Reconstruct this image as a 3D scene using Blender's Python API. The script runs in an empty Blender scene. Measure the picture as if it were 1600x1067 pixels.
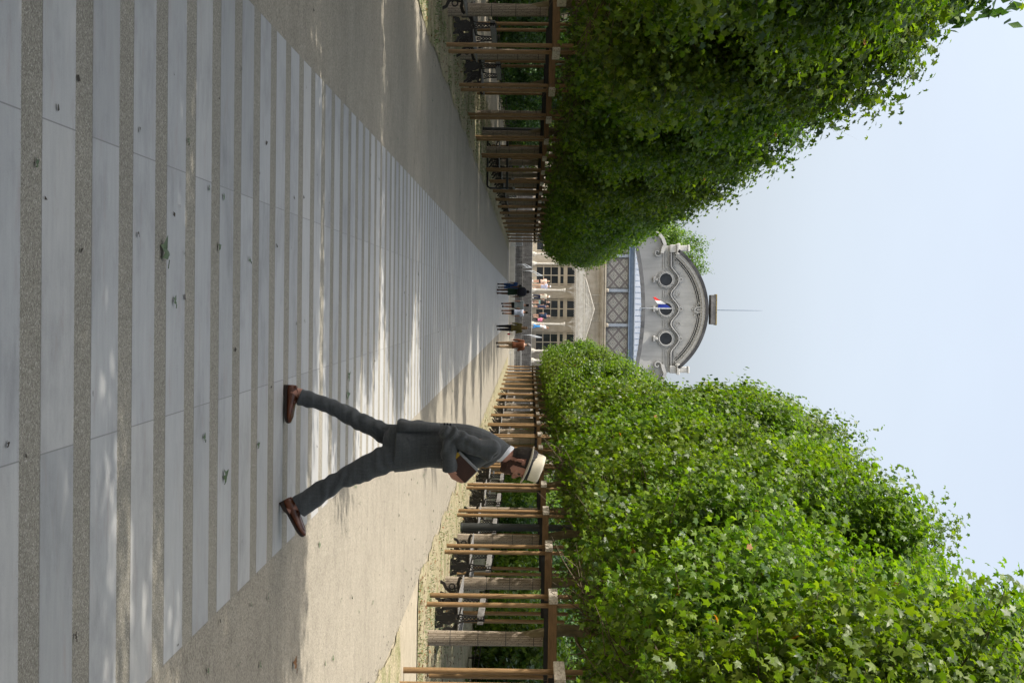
import bpy, math, random
import numpy as np
from mathutils import Vector, Matrix, noise as mnoise
R = math.radians
PI = math.pi
sc = bpy.context.scene
COL = sc.collection
random.seed(5)

# ------------------------------------------------------------------ measuring helpers
F_PX, CAM_H, ROLL = 2700.0, 1.70, 0.0122
VU, VX = 475.0, 826.0            # vanishing point of the promenade in the photograph


def meas(x, u, Y):
    """real X, Z of a photographed point standing at distance Y"""
    return ((u - VU - ROLL * (x - VX)) * Y / F_PX, CAM_H + (x - VX + (u - VU) * ROLL) * Y / F_PX)


# ------------------------------------------------------------------ node helpers
class NT:
    def __init__(self, name):
        self.m = bpy.data.materials.new(name)
        self.m.use_nodes = True
        self.t = self.m.node_tree
        self.t.nodes.clear()
        self.out = self.n('ShaderNodeOutputMaterial')

    def n(self, typ, **kw):
        nd = self.t.nodes.new(typ)
        for k, v in kw.items():
            if k.startswith('i_'):
                key = k[2:]
                key = int(key) if key.isdigit() else key.replace('_', ' ')
                self.put(nd.inputs[key], v)
            else:
                setattr(nd, k, v)
        return nd

    def put(self, sock, v):
        if isinstance(v, bpy.types.NodeSocket):
            self.t.links.new(v, sock)
        else:
            sock.default_value = v

    def math(self, op, a, b=0.0, c=0.0):
        nd = self.n('ShaderNodeMath', operation=op)
        for i, v in enumerate((a, b, c)):
            self.put(nd.inputs[i], v)
        return nd.outputs[0]

    def mix(self, f, a, b, mode='MIX'):
        nd = self.n('ShaderNodeMix', data_type='RGBA', blend_type=mode)
        self.put(nd.inputs[0], f)
        for i, v in ((6, a), (7, b)):
            if not isinstance(v, bpy.types.NodeSocket) and len(v) == 3:
                v = (*v, 1)
            self.put(nd.inputs[i], v)
        return nd.outputs[2]

    def ramp(self, f, stops):
        nd = self.n('ShaderNodeValToRGB')
        cr = nd.color_ramp
        while len(cr.elements) < len(stops):
            cr.elements.new(0.5)
        for e, (p, c) in zip(cr.elements, stops):
            e.position = p
            e.color = (*c, 1) if len(c) == 3 else c
        self.put(nd.inputs[0], f)
        return nd.outputs[0]

    def coord(self, which='Object', scale=(1, 1, 1), rot=(0, 0, 0), loc=(0, 0, 0)):
        tc = self.n('ShaderNodeTexCoord')
        mp = self.n('ShaderNodeMapping')
        self.put(mp.inputs[0], tc.outputs[which])
        mp.inputs['Scale'].default_value = scale
        mp.inputs['Rotation'].default_value = rot
        mp.inputs['Location'].default_value = loc
        return mp.outputs[0]

    def noise(self, vec, scale, detail=4, rough=.6, out=0):
        nd = self.n('ShaderNodeTexNoise', i_Scale=scale, i_Detail=detail, i_Roughness=rough)
        self.put(nd.inputs['Vector'], vec)
        return nd.outputs[out]

    def bsdf(self, color, rough=.7, spec=.3, bump=None, bstr=.3, bdist=.01, metal=0.0, sheen=0.0):
        p = self.n('ShaderNodeBsdfPrincipled')
        if not isinstance(color, bpy.types.NodeSocket) and len(color) == 3:
            color = (*color, 1)
        self.put(p.inputs['Base Color'], color)
        self.put(p.inputs['Roughness'], rough)
        p.inputs['Specular IOR Level'].default_value = spec
        p.inputs['Metallic'].default_value = metal
        if sheen:
            p.inputs['Sheen Weight'].default_value = sheen
        if bump is not None:
            b = self.n('ShaderNodeBump')
            b.inputs['Strength'].default_value = bstr
            b.inputs['Distance'].default_value = bdist
            self.put(b.inputs['Height'], bump)
            self.t.links.new(b.outputs[0], p.inputs['Normal'])
        self.t.links.new(p.outputs[0], self.out.inputs[0])
        return p


def simple(name, c1, c2=None, rough=.7, scale=6, stretch=(1, 1, 1), bstr=.2, bdist=.005, spec=.3, metal=0, contrast=(.3, .7), sheen=0, fine=0):
    t = NT(name)
    c2 = c2 or tuple(v * .7 for v in c1)
    v = t.coord(scale=stretch)
    n = t.noise(v, scale, 6)
    col = t.ramp(n, [(contrast[0], c2), (contrast[1], c1)])
    if fine:
        n2 = t.noise(v, scale * 14, 3)
        col = t.mix(fine, col, t.ramp(n2, [(.3, (.3, .3, .3)), (.7, (1.5, 1.5, 1.5))]), 'MULTIPLY')
    t.bsdf(col, rough, spec, n, bstr, bdist, metal, sheen)
    return t.m


M = {}

# leaves -------------------------------------------------------------
def leaf_mat(name, dark, mid, light, trans, tw=.4):
    t = NT(name)
    at = t.n('ShaderNodeAttribute', attribute_name='tint').outputs['Fac']
    oi = t.n('ShaderNodeObjectInfo').outputs['Random']
    col = t.ramp(at, [(0, dark), (.5, mid), (.955, light), (.975, light), (.985, (.28, .11, .02))])
    hs = t.n('ShaderNodeHueSaturation', i_Value=t.math('MULTIPLY_ADD', oi, .2, .9), i_Hue=t.math('MULTIPLY_ADD', oi, .02, .49))
    t.put(hs.inputs['Color'], col)
    p = t.bsdf(hs.outputs[0], .42, .42)
    tr = t.n('ShaderNodeBsdfTranslucent')
    t.put(tr.inputs[0], t.mix(1.0, hs.outputs[0], (*trans, 1), 'MULTIPLY'))
    ms = t.n('ShaderNodeMixShader')
    ms.inputs[0].default_value = tw
    t.t.links.new(p.outputs[0], ms.inputs[1])
    t.t.links.new(tr.outputs[0], ms.inputs[2])
    t.t.links.new(ms.outputs[0], t.out.inputs[0])
    return t.m


M['leaf'] = leaf_mat('plane leaf', (.03, .07, .007), (.085, .142, .010), (.145, .205, .018), (1.75, 1.9, .4), .5)
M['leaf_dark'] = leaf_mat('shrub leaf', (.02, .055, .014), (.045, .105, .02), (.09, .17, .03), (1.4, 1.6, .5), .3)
M['leaf_painted_sun'] = leaf_mat('shrub leaf with painted sun', (.05, .10, .015), (.13, .21, .028), (.2, .27, .04), (1.6, 1.7, .5), .42)  # lighter green stands in for sun on these shaded shrubs
M['leaf_fallen'] = simple('fallen leaf', (.085, .125, .05), (.045, .07, .028), .5, 14)
M['leaf_brown'] = simple('dry leaf', (.22, .10, .035), (.09, .045, .02), .7, 14)
M['bark'] = simple('plane bark', (.20, .16, .09), (.07, .06, .03), .85, 7, (1, 1, .4), .5, .02)
M['twig'] = simple('twig bark', (.13, .10, .06), (.06, .045, .03), .8, 10)
M['dark_bark'] = simple('dark bark', (.07, .055, .04), (.03, .025, .02), .9, 6, (1, 1, .3), .5, .02)


def reed():
    t = NT('reed mat')
    v = t.coord(scale=(1, 1, 1))
    s = t.n('ShaderNodeSeparateXYZ')
    t.put(s.inputs[0], v)
    ang = t.math('ARCTAN2', s.outputs[1], s.outputs[0])
    cell = t.math('FLOOR', t.math('MULTIPLY', ang, 9.5))
    fr = t.math('ABSOLUTE', t.math('SUBTRACT', t.math('FRACT', t.math('MULTIPLY', ang, 9.5)), .5))
    wn = t.n('ShaderNodeTexWhiteNoise', noise_dimensions='1D')
    t.put(wn.inputs['W'], cell)
    col = t.ramp(wn.outputs[0], [(0, (.19, .155, .115)), (.5, (.33, .275, .21)), (1, (.46, .40, .32))])
    nz = t.noise(t.coord(scale=(6, 6, 1.2)), 9, 5)
    col = t.mix(.6, col, t.ramp(nz, [(.3, (.45, .42, .4)), (.7, (1.25, 1.22, 1.2))]), 'MULTIPLY')
    col = t.mix(t.math('GREATER_THAN', fr, .42), col, (.05, .04, .03))
    # reed nodes and binding wires
    nd = t.math('FRACT', t.math('ADD', t.math('MULTIPLY', s.outputs[2], 5.3), t.math('MULTIPLY', wn.outputs[0], 7)))
    col = t.mix(t.math('LESS_THAN', nd, .06), col, (.10, .075, .05))
    wire = t.math('LESS_THAN', t.math('FRACT', t.math('MULTIPLY_ADD', s.outputs[2], 2.05, .2)), .025)
    col = t.mix(wire, col, (.03, .03, .03))
    t.bsdf(col, .75, .25, t.math('SUBTRACT', .5, fr), .6, .01)
    return t.m


M['reed'] = reed()
M['post'] = simple('round pine post', (.30, .185, .085), (.16, .095, .042), .6, 9, (5, 5, .5), .35, .006, fine=.4)
M['beam'] = simple('brown beam', (.225, .13, .06), (.12, .07, .034), .65, 8, (.6, 4, 4), .3, .005, fine=.4)
M['plank'] = simple('weathered plank', (.55, .49, .41), (.26, .22, .17), .8, 8, (4, .6, 4), .5, .006, contrast=(.35, .6), fine=.4)
M['strap'] = simple('black strap', (.02, .02, .02), rough=.5)
M['iron'] = simple('black cast iron', (.022, .018, .015), (.012, .01, .009), .45, 20, spec=.5)
M['slat'] = simple('grey weathered slat', (.22, .21, .20), (.13, .125, .12), .7, 8, (3, .4, 3), .3, .004)
M['pole'] = simple('dark grey pole paint', (.03, .033, .032), (.018, .02, .02), .45, 5, spec=.5)
M['steel'] = simple('galvanised steel', (.42, .44, .45), (.33, .35, .37), .5, 9)
M['white_paint'] = simple('white painted iron', (.46, .445, .40), (.34, .31, .265), .5, 5)
M['stone'] = simple('pale limestone', (.36, .33, .275), (.25, .215, .165), .85, 1.3, (1, 1, .6), .15, .02, fine=.15)
M['stone_grey'] = simple('weathered limestone', (.48, .472, .445), (.39, .385, .36), .85, 1.1, (2.0, 1, .3), .15, .02, fine=.1, contrast=(.3, .55))
M['stone_dark'] = simple('sooty limestone', (.2, .196, .19), (.09, .09, .09), .9, 1.2, (1, 1, .6), .3, .03, fine=.3)
M['soot'] = simple('soot blackened stone', (.075, .076, .08), (.03, .031, .033), .9, 1.6, (1, 1, .6), .3, .03)
M['lichen'] = simple('lichen stone', (.26, .2, .07), (.12, .1, .06), .9, 3)
M['door'] = simple('putty door paint', (.42, .37, .29), (.33, .29, .23), .6, 3)
M['zinc'] = simple('zinc flashing', (.16, .21, .29), (.10, .14, .2), .4, 2, spec=.5)
M['zinc_light'] = simple('pale zinc', (.30, .335, .39), (.22, .26, .31), .4, 2)
M['roof_blue'] = simple('pale sheet roofing', (.205, .225, .26), (.165, .188, .225), .7, 1, spec=.15)


def glass():
    t = NT('dark window glass')
    n = t.noise(t.coord(), .8, 2)
    t.bsdf(t.ramp(n, [(.3, (.012, .014, .017)), (.7, (.03, .034, .04))]), .12, .5)
    return t.m


M['glass'] = glass()


def canopy_glass():
    t = NT('frosted canopy glass')
    n = t.noise(t.coord(), 3, 5)
    p = t.bsdf(t.ramp(n, [(.3, (.5, .47, .4)), (.7, (.75, .74, .7))]), .3, .5)
    tr = t.n('ShaderNodeBsdfTransparent')
    ms = t.n('ShaderNodeMixShader')
    ms.inputs[0].default_value = .35
    t.t.links.new(p.outputs[0], ms.inputs[1])
    t.t.links.new(tr.outputs[0], ms.inputs[2])
    t.t.links.new(ms.outputs[0], t.out.inputs[0])
    return t.m


M['canopy_glass'] = canopy_glass()


def frieze():
    t = NT('diamond tile frieze')
    v = t.coord()
    s = t.n('ShaderNodeSeparateXYZ')
    t.put(s.inputs[0], v)
    a = t.math('MULTIPLY', s.outputs[0], .69)
    b = t.math('MULTIPLY', s.outputs[2], .80)
    p = t.math('ADD', a, b)
    q = t.math('SUBTRACT', a, b)
    fp = t.math('ABSOLUTE', t.math('SUBTRACT', t.math('FRACT', p), .5))
    fq = t.math('ABSOLUTE', t.math('SUBTRACT', t.math('FRACT', q), .5))
    mx = t.math('MAXIMUM', fp, fq)          # .5 on the lattice, 0 at diamond hearts
    mn = t.math('MINIMUM', t.math('ABSOLUTE', t.math('SUBTRACT', fp, .2)), t.math('ABSOLUTE', t.math('SUBTRACT', fq, .2)))
    base = t.ramp(t.noise(v, 5, 6), [(.35, (.22, .235, .22)), (.65, (.36, .35, .31))])
    col = t.mix(t.math('LESS_THAN', mn, .03), base, (.2, .19, .18))
    col = t.mix(t.math('GREATER_THAN', mx, .39), col, (.135, .12, .12))
    col = t.mix(t.math('LESS_THAN', mx, .07), col, (.15, .13, .12))
    t.bsdf(col, .6, .3)
    return t.m


M['frieze'] = frieze()

# ground -------------------------------------------------------------
def speckle_color(t, v, scale, cols):
    vo = t.n('ShaderNodeTexVoronoi', feature='F1', i_Scale=scale)
    t.put(vo.inputs['Vector'], v)
    sp = t.n('ShaderNodeSeparateColor')
    t.put(sp.inputs[0], vo.outputs['Color'])
    return t.ramp(sp.outputs[0], cols), vo.outputs['Distance']


def sand():
    t = NT('stabilised sand path')
    v = t.coord()
    c, d = speckle_color(t, v, 110, [(0, (.16, .142, .112)), (.35, (.262, .236, .19)), (.7, (.305, .277, .225)), (1, (.37, .342, .286))])
    big = t.noise(v, .7, 6, .65)
    c = t.mix(.55, c, t.ramp(big, [(.3, (.78, .76, .74)), (.7, (1.1, 1.08, 1.05))]), 'MULTIPLY')
    pat = t.noise(t.coord(loc=(5, 2, 0)), 3.5, 6, .75)
    c = t.mix(.6, c, t.ramp(pat, [(.32, (.72, .71, .69)), (.5, (1, 1, 1)), (.7, (1.1, 1.09, 1.07))]), 'MULTIPLY')
    st = t.noise(t.coord(scale=(.25, 1.6, 1)), 1.2, 5, .7)
    c = t.mix(.35, c, t.ramp(st, [(.35, (.78, .78, .78)), (.65, (1.1, 1.1, 1.1))]), 'MULTIPLY')
    t.bsdf(c, .9, .2, d, .35, .006)
    return t.m


def paving():
    t = NT('striped paving band')
    v = t.coord()
    s = t.n('ShaderNodeSeparateXYZ')
    t.put(s.inputs[0], v)
    per = .692
    yy = t.math('DIVIDE', t.math('SUBTRACT', s.outputs[1], 5.76), per)
    fy = t.math('FRACT', yy)
    row = t.math('FLOOR', yy)
    wob = t.math('MULTIPLY_ADD', t.noise(v, 60, 2), .016, -.008)
    fyw = t.math('ADD', fy, wob)
    isagg = t.math('LESS_THAN', fyw, .36)
    # slabs
    xx = t.math('DIVIDE', t.math('ADD', s.outputs[0], 1.80), 1.1733)
    fx = t.math('FRACT', xx)
    cx = t.math('FLOOR', xx)
    wn = t.n('ShaderNodeTexWhiteNoise', noise_dimensions='2D')
    cb = t.n('ShaderNodeCombineXYZ')
    t.put(cb.inputs[0], cx)
    t.put(cb.inputs[1], row)
    t.put(wn.inputs['Vector'], cb.outputs[0])
    slab = t.ramp(wn.outputs[0], [(0, (.30, .299, .293)), (.4, (.345, .343, .337)), (.8, (.368, .365, .356)), (1, (.39, .38, .362))])
    st = t.noise(t.coord(scale=(.8, 5, 1)), 3.2, 6, .65)
    slab = t.mix(.5, slab, t.ramp(st, [(.3, (.80, .79, .80)), (.72, (1.12, 1.12, 1.12))]), 'MULTIPLY')
    fine = t.noise(v, 160, 3)
    slab = t.mix(.25, slab, t.ramp(fine, [(.3, (.75, .75, .75)), (.7, (1.2, 1.2, 1.2))]), 'MULTIPLY')
    blotch = t.noise(t.coord(scale=(1, 1.4, 1), loc=(3, 9, 1)), 1.3, 7, .72)
    slab = t.mix(.8, slab, t.ramp(blotch, [(.32, (.66, .655, .66)), (.5, (1, 1, 1)), (.7, (1.12, 1.11, 1.09))]), 'MULTIPLY')
    spots = t.n('ShaderNodeTexVoronoi', feature='F1', i_Scale=2.3)
    t.put(spots.inputs['Vector'], v)
    spn = t.math('ADD', spots.outputs['Distance'], t.math('MULTIPLY', t.noise(v, 25, 3), .05))
    slab = t.mix(t.math('MULTIPLY', t.math('LESS_THAN', spn, .052), .6), slab, (.12, .115, .105))
    edge2 = t.math('SUBTRACT', 1.0, t.math('MINIMUM', 1.0, t.math('MULTIPLY', t.math('ABSOLUTE', t.math('SUBTRACT', t.math('ABSOLUTE', t.math('SUBTRACT', fy, .68)), .32)), 22.0)))
    grit = t.math('GREATER_THAN', t.math('ADD', t.noise(v, 90, 3), t.math('MULTIPLY', edge2, .16)), .70)
    slab = t.mix(t.math('MULTIPLY', grit, .6), slab, (.22, .2, .16))
    rust = t.noise(t.coord(scale=(1, 3, 1), loc=(7, 3, 0)), 2.6, 5, .7)
    slab = t.mix(t.math('MULTIPLY', t.ramp(rust, [(.56, (0, 0, 0)), (.68, (.38, .38, .38))]), 1.0), slab, (.29, .235, .21))
    jt = t.math('LESS_THAN', t.math('ABSOLUTE', t.math('SUBTRACT', fx, .5)), .4977)
    slab = t.mix(jt, (.2, .195, .185), slab)
    agg, d = speckle_color(t, v, 190, [(0, (.13, .115, .09)), (.3, (.20, .185, .15)), (.65, (.255, .235, .19)), (.9, (.33, .305, .26)), (1, (.43, .405, .36))])
    big = t.noise(v, 1.1, 5)
    agg = t.mix(.5, agg, t.ramp(big, [(.3, (.75, .74, .72)), (.7, (1.15, 1.13, 1.1))]), 'MULTIPLY')
    edge = t.math('LESS_THAN', t.math('ABSOLUTE', t.math('SUBTRACT', fyw, .36)), .010)
    col = t.mix(isagg, slab, agg)
    col = t.mix(t.math('MULTIPLY', edge, .55), col, (.10, .09, .075))
    h = t.math('ADD', t.math('MULTIPLY', t.math('SUBTRACT', 1.0, isagg), .8), t.math('MULTIPLY', t.math('MULTIPLY', d, isagg), .6))
    t.bsdf(col, t.math('MULTIPLY_ADD', isagg, .2, .62), .3, h, .4, .004)
    return t.m


def soil():
    t = NT('bare soil with moss and litter')
    v = t.coord()
    c, d = speckle_color(t, v, 60, [(0, (.14, .11, .06)), (.4, (.30, .26, .17)), (.8, (.40, .35, .23)), (1, (.46, .41, .30))])
    g = t.noise(t.coord(scale=(1, .8, 1)), 1.6, 6, .7)
    c = t.mix(t.ramp(g, [(.48, (0, 0, 0)), (.62, (.7, .7, .7))]), c, (.13, .15, .05))
    n2 = t.noise(v, 9, 4)
    c = t.mix(.5, c, t.ramp(n2, [(.35, (.6, .6, .6)), (.65, (1.15, 1.15, 1.15))]), 'MULTIPLY')
    t.bsdf(c, .95, .1, n2, .6, .03)
    return t.m


M['sand'] = sand()
M['paving'] = paving()
M['soil'] = soil()
M['step'] = simple('streaked step stone', (.30, .29, .28), (.11, .105, .10), .85, 2.2, (3, .3, .25), .2, .01, contrast=(.35, .68))
M['step_pale'] = simple('pale step edge', (.62, .60, .55), (.48, .46, .42), .8, 2)
M['ground'] = simple('gravel ground', (.38, .33, .25), (.28, .245, .18), .95, 3, fine=.3)


# ------------------------------------------------------------------ mesh helpers
class MB:
    def __init__(self):
        self.v, self.f, self.mi = [], [], []

    def add(self, vs, fs, mi=0):
        o = len(self.v)
        self.v += [tuple(p) for p in vs]
        self.f += [tuple(i + o for i in f) for f in fs]
        self.mi += [mi] * len(fs)
        return self

    def box(self, c, s, rot=None, mi=0, bev=0.0):
        hx, hy, hz = s[0] / 2, s[1] / 2, s[2] / 2
        if bev:
            b = min(bev, hx * .9, hy * .9, hz * .9)
            vs = []
            for (x, y) in ((-1, -1), (1, -1), (1, 1), (-1, 1)):
                vs.append((x * hx, y * hy))
            ring = []
            for x, y in ((-hx + b, -hy), (hx - b, -hy), (hx, -hy + b), (hx, hy - b), (hx - b, hy), (-hx + b, hy), (-hx, hy - b), (-hx, -hy + b)):
                ring.append((x, y))
            rings = []
            for z, k in ((-hz, 1 - b / max(hx, hy)), (-hz + b, 1), (hz - b, 1), (hz, 1 - b / max(hx, hy))):
                rr = []
                for x, y in ring:
                    if k < 1:
                        x = math.copysign(max(abs(x) - b, 0), x)
                        y = math.copysign(max(abs(y) - b, 0), y)
                    rr.append(Vector((x, y, z)))
                rings.append(rr)
            if rot is not None:
                rings = [[rot @ p for p in r] for r in rings]
            rings = [[p + Vector(c) for p in r] for r in rings]
            return self.loft(rings, mi=mi)
        vs = [Vector((x * hx, y * hy, z * hz)) for z in (-1, 1) for (x, y) in ((-1, -1), (1, -1), (1, 1), (-1, 1))]
        if rot is not None:
            vs = [rot @ p for p in vs]
        vs = [p + Vector(c) for p in vs]
        return self.add(vs, [(3, 2, 1, 0), (4, 5, 6, 7), (0, 1, 5, 4), (1, 2, 6, 5), (2, 3, 7, 6), (3, 0, 4, 7)], mi)

    def loft(self, rings, cap=True, mi=0, closed=True):
        n = len(rings[0])
        vs = [p for r in rings for p in r]
        fs = []
        for k in range(len(rings) - 1):
            for i in range(n if closed else n - 1):
                j = (i + 1) % n
                fs.append((k * n + i, k * n + j, (k + 1) * n + j, (k + 1) * n + i))
        if cap:
            fs.append(tuple(reversed(range(n))))
            fs.append(tuple((len(rings) - 1) * n + i for i in range(n)))
        return self.add(vs, fs, mi)

    def tube(self, pts, rad, n=8, mi=0, cap=True):
        pts = [Vector(p) for p in pts]
        if not hasattr(rad, '__len__'):
            rad = [rad] * len(pts)
        rings = []
        ref = None
        for i, p in enumerate(pts):
            d = (pts[min(i + 1, len(pts) - 1)] - pts[max(i - 1, 0)])
            if d.length < 1e-9:
                d = Vector((0, 0, 1))
            d.normalize()
            if ref is None:
                ref = Vector((0, 1, 0)) if abs(d.y) < .9 else Vector((1, 0, 0))
            a = (ref - d * ref.dot(d)).normalized()
            ref = a
            b = d.cross(a)
            r = rad[i]
            rings.append([p + (a * math.cos(2 * PI * k / n) + b * math.sin(2 * PI * k / n)) * r for k in range(n)])
        return self.loft(rings, cap, mi)

    def prism(self, poly, y0, y1, mi=0):
        """polygon in XZ, counter-clockwise seen from -Y, extruded from y0 (front) to y1"""
        n = len(poly)
        vs = [(x, y0, z) for x, z in poly] + [(x, y1, z) for x, z in poly]
        fs = [tuple(range(n)), tuple(reversed(range(n, 2 * n)))]
        for i in range(n):
            j = (i + 1) % n
            fs.append((j, i, n + i, n + j))
        return self.add(vs, fs, mi)

    def strip(self, line, w0, w1, y0, y1, mi=0):
        """a raised moulding following a polyline in XZ (offset -w0..w1 across it)"""
        pts = [Vector((x, z)) for x, z in line]
        L, Rr = [], []
        for i, p in enumerate(pts):
            d = (pts[min(i + 1, len(pts) - 1)] - pts[max(i - 1, 0)]).normalized()
            nn = Vector((-d.y, d.x))
            L.append(p + nn * w1)
            Rr.append(p - nn * w0)
        rings = []
        for a, b in zip(L, Rr):
            rings.append([Vector((b.x, y0, b.y)), Vector((a.x, y0, a.y)), Vector((a.x, y1, a.y)), Vector((b.x, y1, b.y))])
        return self.loft(rings, True, mi)

    def build(self, name, mats, parent=None, smooth=False, auto=None):
        me = bpy.data.meshes.new(name)
        me.from_pydata(self.v, [], self.f)
        mats = mats if isinstance(mats, (list, tuple)) else [mats]
        for m in mats:
            me.materials.append(M[m] if isinstance(m, str) else m)
        me.polygons.foreach_set('material_index', self.mi)
        if smooth:
            me.polygons.foreach_set('use_smooth', [True] * len(self.f))
        me.validate()
        me.update()
        if auto:
            me.set_sharp_from_angle(angle=R(auto))
        o = bpy.data.objects.new(name, me)
        COL.objects.link(o)
        if parent:
            o.parent = parent
        return o


def tag(o, label=None, cat=None, group=None, kind=None):
    if label and len(label.replace('-', ' ').split()) > 16:
        print('LONG', label)
    if label:
        o['label'] = label
    if cat:
        o['category'] = cat
    if group:
        o['group'] = group
    if kind:
        o['kind'] = kind
    return o


def empty(name, loc, label, cat, group=None, rz=0.0):
    o = bpy.data.objects.new(name, None)
    o.empty_display_size = .2
    COL.objects.link(o)
    o.location = loc
    o.rotation_euler = (0, 0, rz)
    return tag(o, label, cat, group)


def dup(root, loc, label, rz=None, scale=None, group=None):
    r = root.copy()
    COL.objects.link(r)
    r.location = loc
    if rz is not None:
        r.rotation_euler = (0, 0, rz)
    if scale is not None:
        r.scale = scale
    r['label'] = label
    if group:
        r['group'] = group
    for ch in list(root.children):
        c = ch.copy()
        COL.objects.link(c)
        c.parent = r
        for g in list(ch.children):
            d = g.copy()
            COL.objects.link(d)
            d.parent = c
    return r


def remesh(o, vox, smooth=4, disp=None):
    md = o.modifiers.new('r', 'REMESH')
    md.mode = 'VOXEL'
    md.voxel_size = vox
    md.use_smooth_shade = True
    if smooth:
        s = o.modifiers.new('s', 'SMOOTH')
        s.factor = .5
        s.iterations = smooth
    dg = bpy.context.evaluated_depsgraph_get()
    me = bpy.data.meshes.new_from_object(o.evaluated_get(dg))
    o.modifiers.clear()
    old = o.data
    mats = [m for m in old.materials]
    o.data = me
    if not me.materials:
        for m in mats:
            me.materials.append(m)
    if disp:
        n = len(me.vertices)
        co = np.empty(n * 3)
        me.vertices.foreach_get('co', co)
        no = np.empty(n * 3)
        me.vertices.foreach_get('normal', no)
        co = co.reshape(-1, 3)
        no = no.reshape(-1, 3)
        d = disp(co, no)
        co = co + no * d[:, None]
        me.vertices.foreach_set('co', co.ravel())
    me.polygons.foreach_set('use_smooth', [True] * len(me.polygons))
    me.update()
    return o


def mesh_np(name, V, Fc, mats, tint=None, smooth=False, mi=None):
    me = bpy.data.meshes.new(name)
    k = Fc.shape[1]
    me.vertices.add(len(V))
    me.vertices.foreach_set('co', V.astype(np.float32).ravel())
    me.loops.add(Fc.size)
    me.loops.foreach_set('vertex_index', Fc.astype(np.int32).ravel())
    me.polygons.add(len(Fc))
    me.polygons.foreach_set('loop_start', np.arange(0, Fc.size, k, dtype=np.int32))
    me.polygons.foreach_set('loop_total', np.full(len(Fc), k, dtype=np.int32))
    if tint is not None:
        at = me.attributes.new('tint', 'FLOAT', 'FACE')
        at.data.foreach_set('value', tint.astype(np.float32))
    for m in mats:
        me.materials.append(M[m])
    if mi is not None:
        me.polygons.foreach_set('material_index', mi.astype(np.int32))
    if smooth:
        me.polygons.foreach_set('use_smooth', [True] * len(Fc))
    me.update(calc_edges=True)
    return me


# ------------------------------------------------------------------ leaves and crowns
LEAF = np.array([(0, .38, 0), (0, 0, -.02), (.36, .02, -.08), (.27, .24, .02), (.56, .52, -.14), (.22, .58, .02),
                 (0, 1, -.14), (-.22, .58, .02), (-.56, .52, -.14), (-.27, .24, .02), (-.36, .02, -.08)])
LEAF_F = np.array([(0, i, i + 1 if i < 10 else 1) for i in range(1, 11)])
KITE = np.array([(0, 0, 0), (.42, .5, -.1), (0, 1, -.05), (-.42, .5, -.1)])
KITE_F = np.array([(0, 1, 2), (0, 2, 3)])


def leaves(pos, nrm, size, rng, fancy=True):
    n = len(pos)
    tip = rng.normal(size=(n, 3))
    tip[:, 2] -= .55
    nrm = nrm / np.linalg.norm(nrm, axis=1, keepdims=True)
    tip -= nrm * (tip * nrm).sum(1, keepdims=True)
    tip /= np.linalg.norm(tip, axis=1, keepdims=True)
    sx = np.cross(tip, nrm)
    base, bf = (LEAF, LEAF_F) if fancy else (KITE, KITE_F)
    curl = rng.uniform(.3, 1.9, n)
    P = base[None, :, :]
    V = pos[:, None, :] + size[:, None, None] * (P[:, :, 0:1] * sx[:, None, :] + (P[:, :, 1:2] - .4) * tip[:, None, :] + P[:, :, 2:3] * curl[:, None, None] * nrm[:, None, :])
    k = len(base)
    Fc = (bf[None] + (np.arange(n) * k)[:, None, None]).reshape(-1, 3)
    return V.reshape(-1, 3), Fc, len(bf)


class Lump:
    def __init__(self, rng, freqs, amps):
        self.w, self.a, self.p = [], [], []
        for f, a in zip(freqs, amps):
            for _ in range(7):
                d = rng.normal(size=3)
                self.w.append(d / np.linalg.norm(d) * f * rng.uniform(.7, 1.3))
                self.a.append(a / 2.2)
                self.p.append(rng.uniform(0, 6.28))
        self.w, self.a, self.p = np.array(self.w), np.array(self.a), np.array(self.p)

    def __call__(self, P):
        return (np.sin(P @ self.w.T + self.p) * self.a).sum(1)


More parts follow.
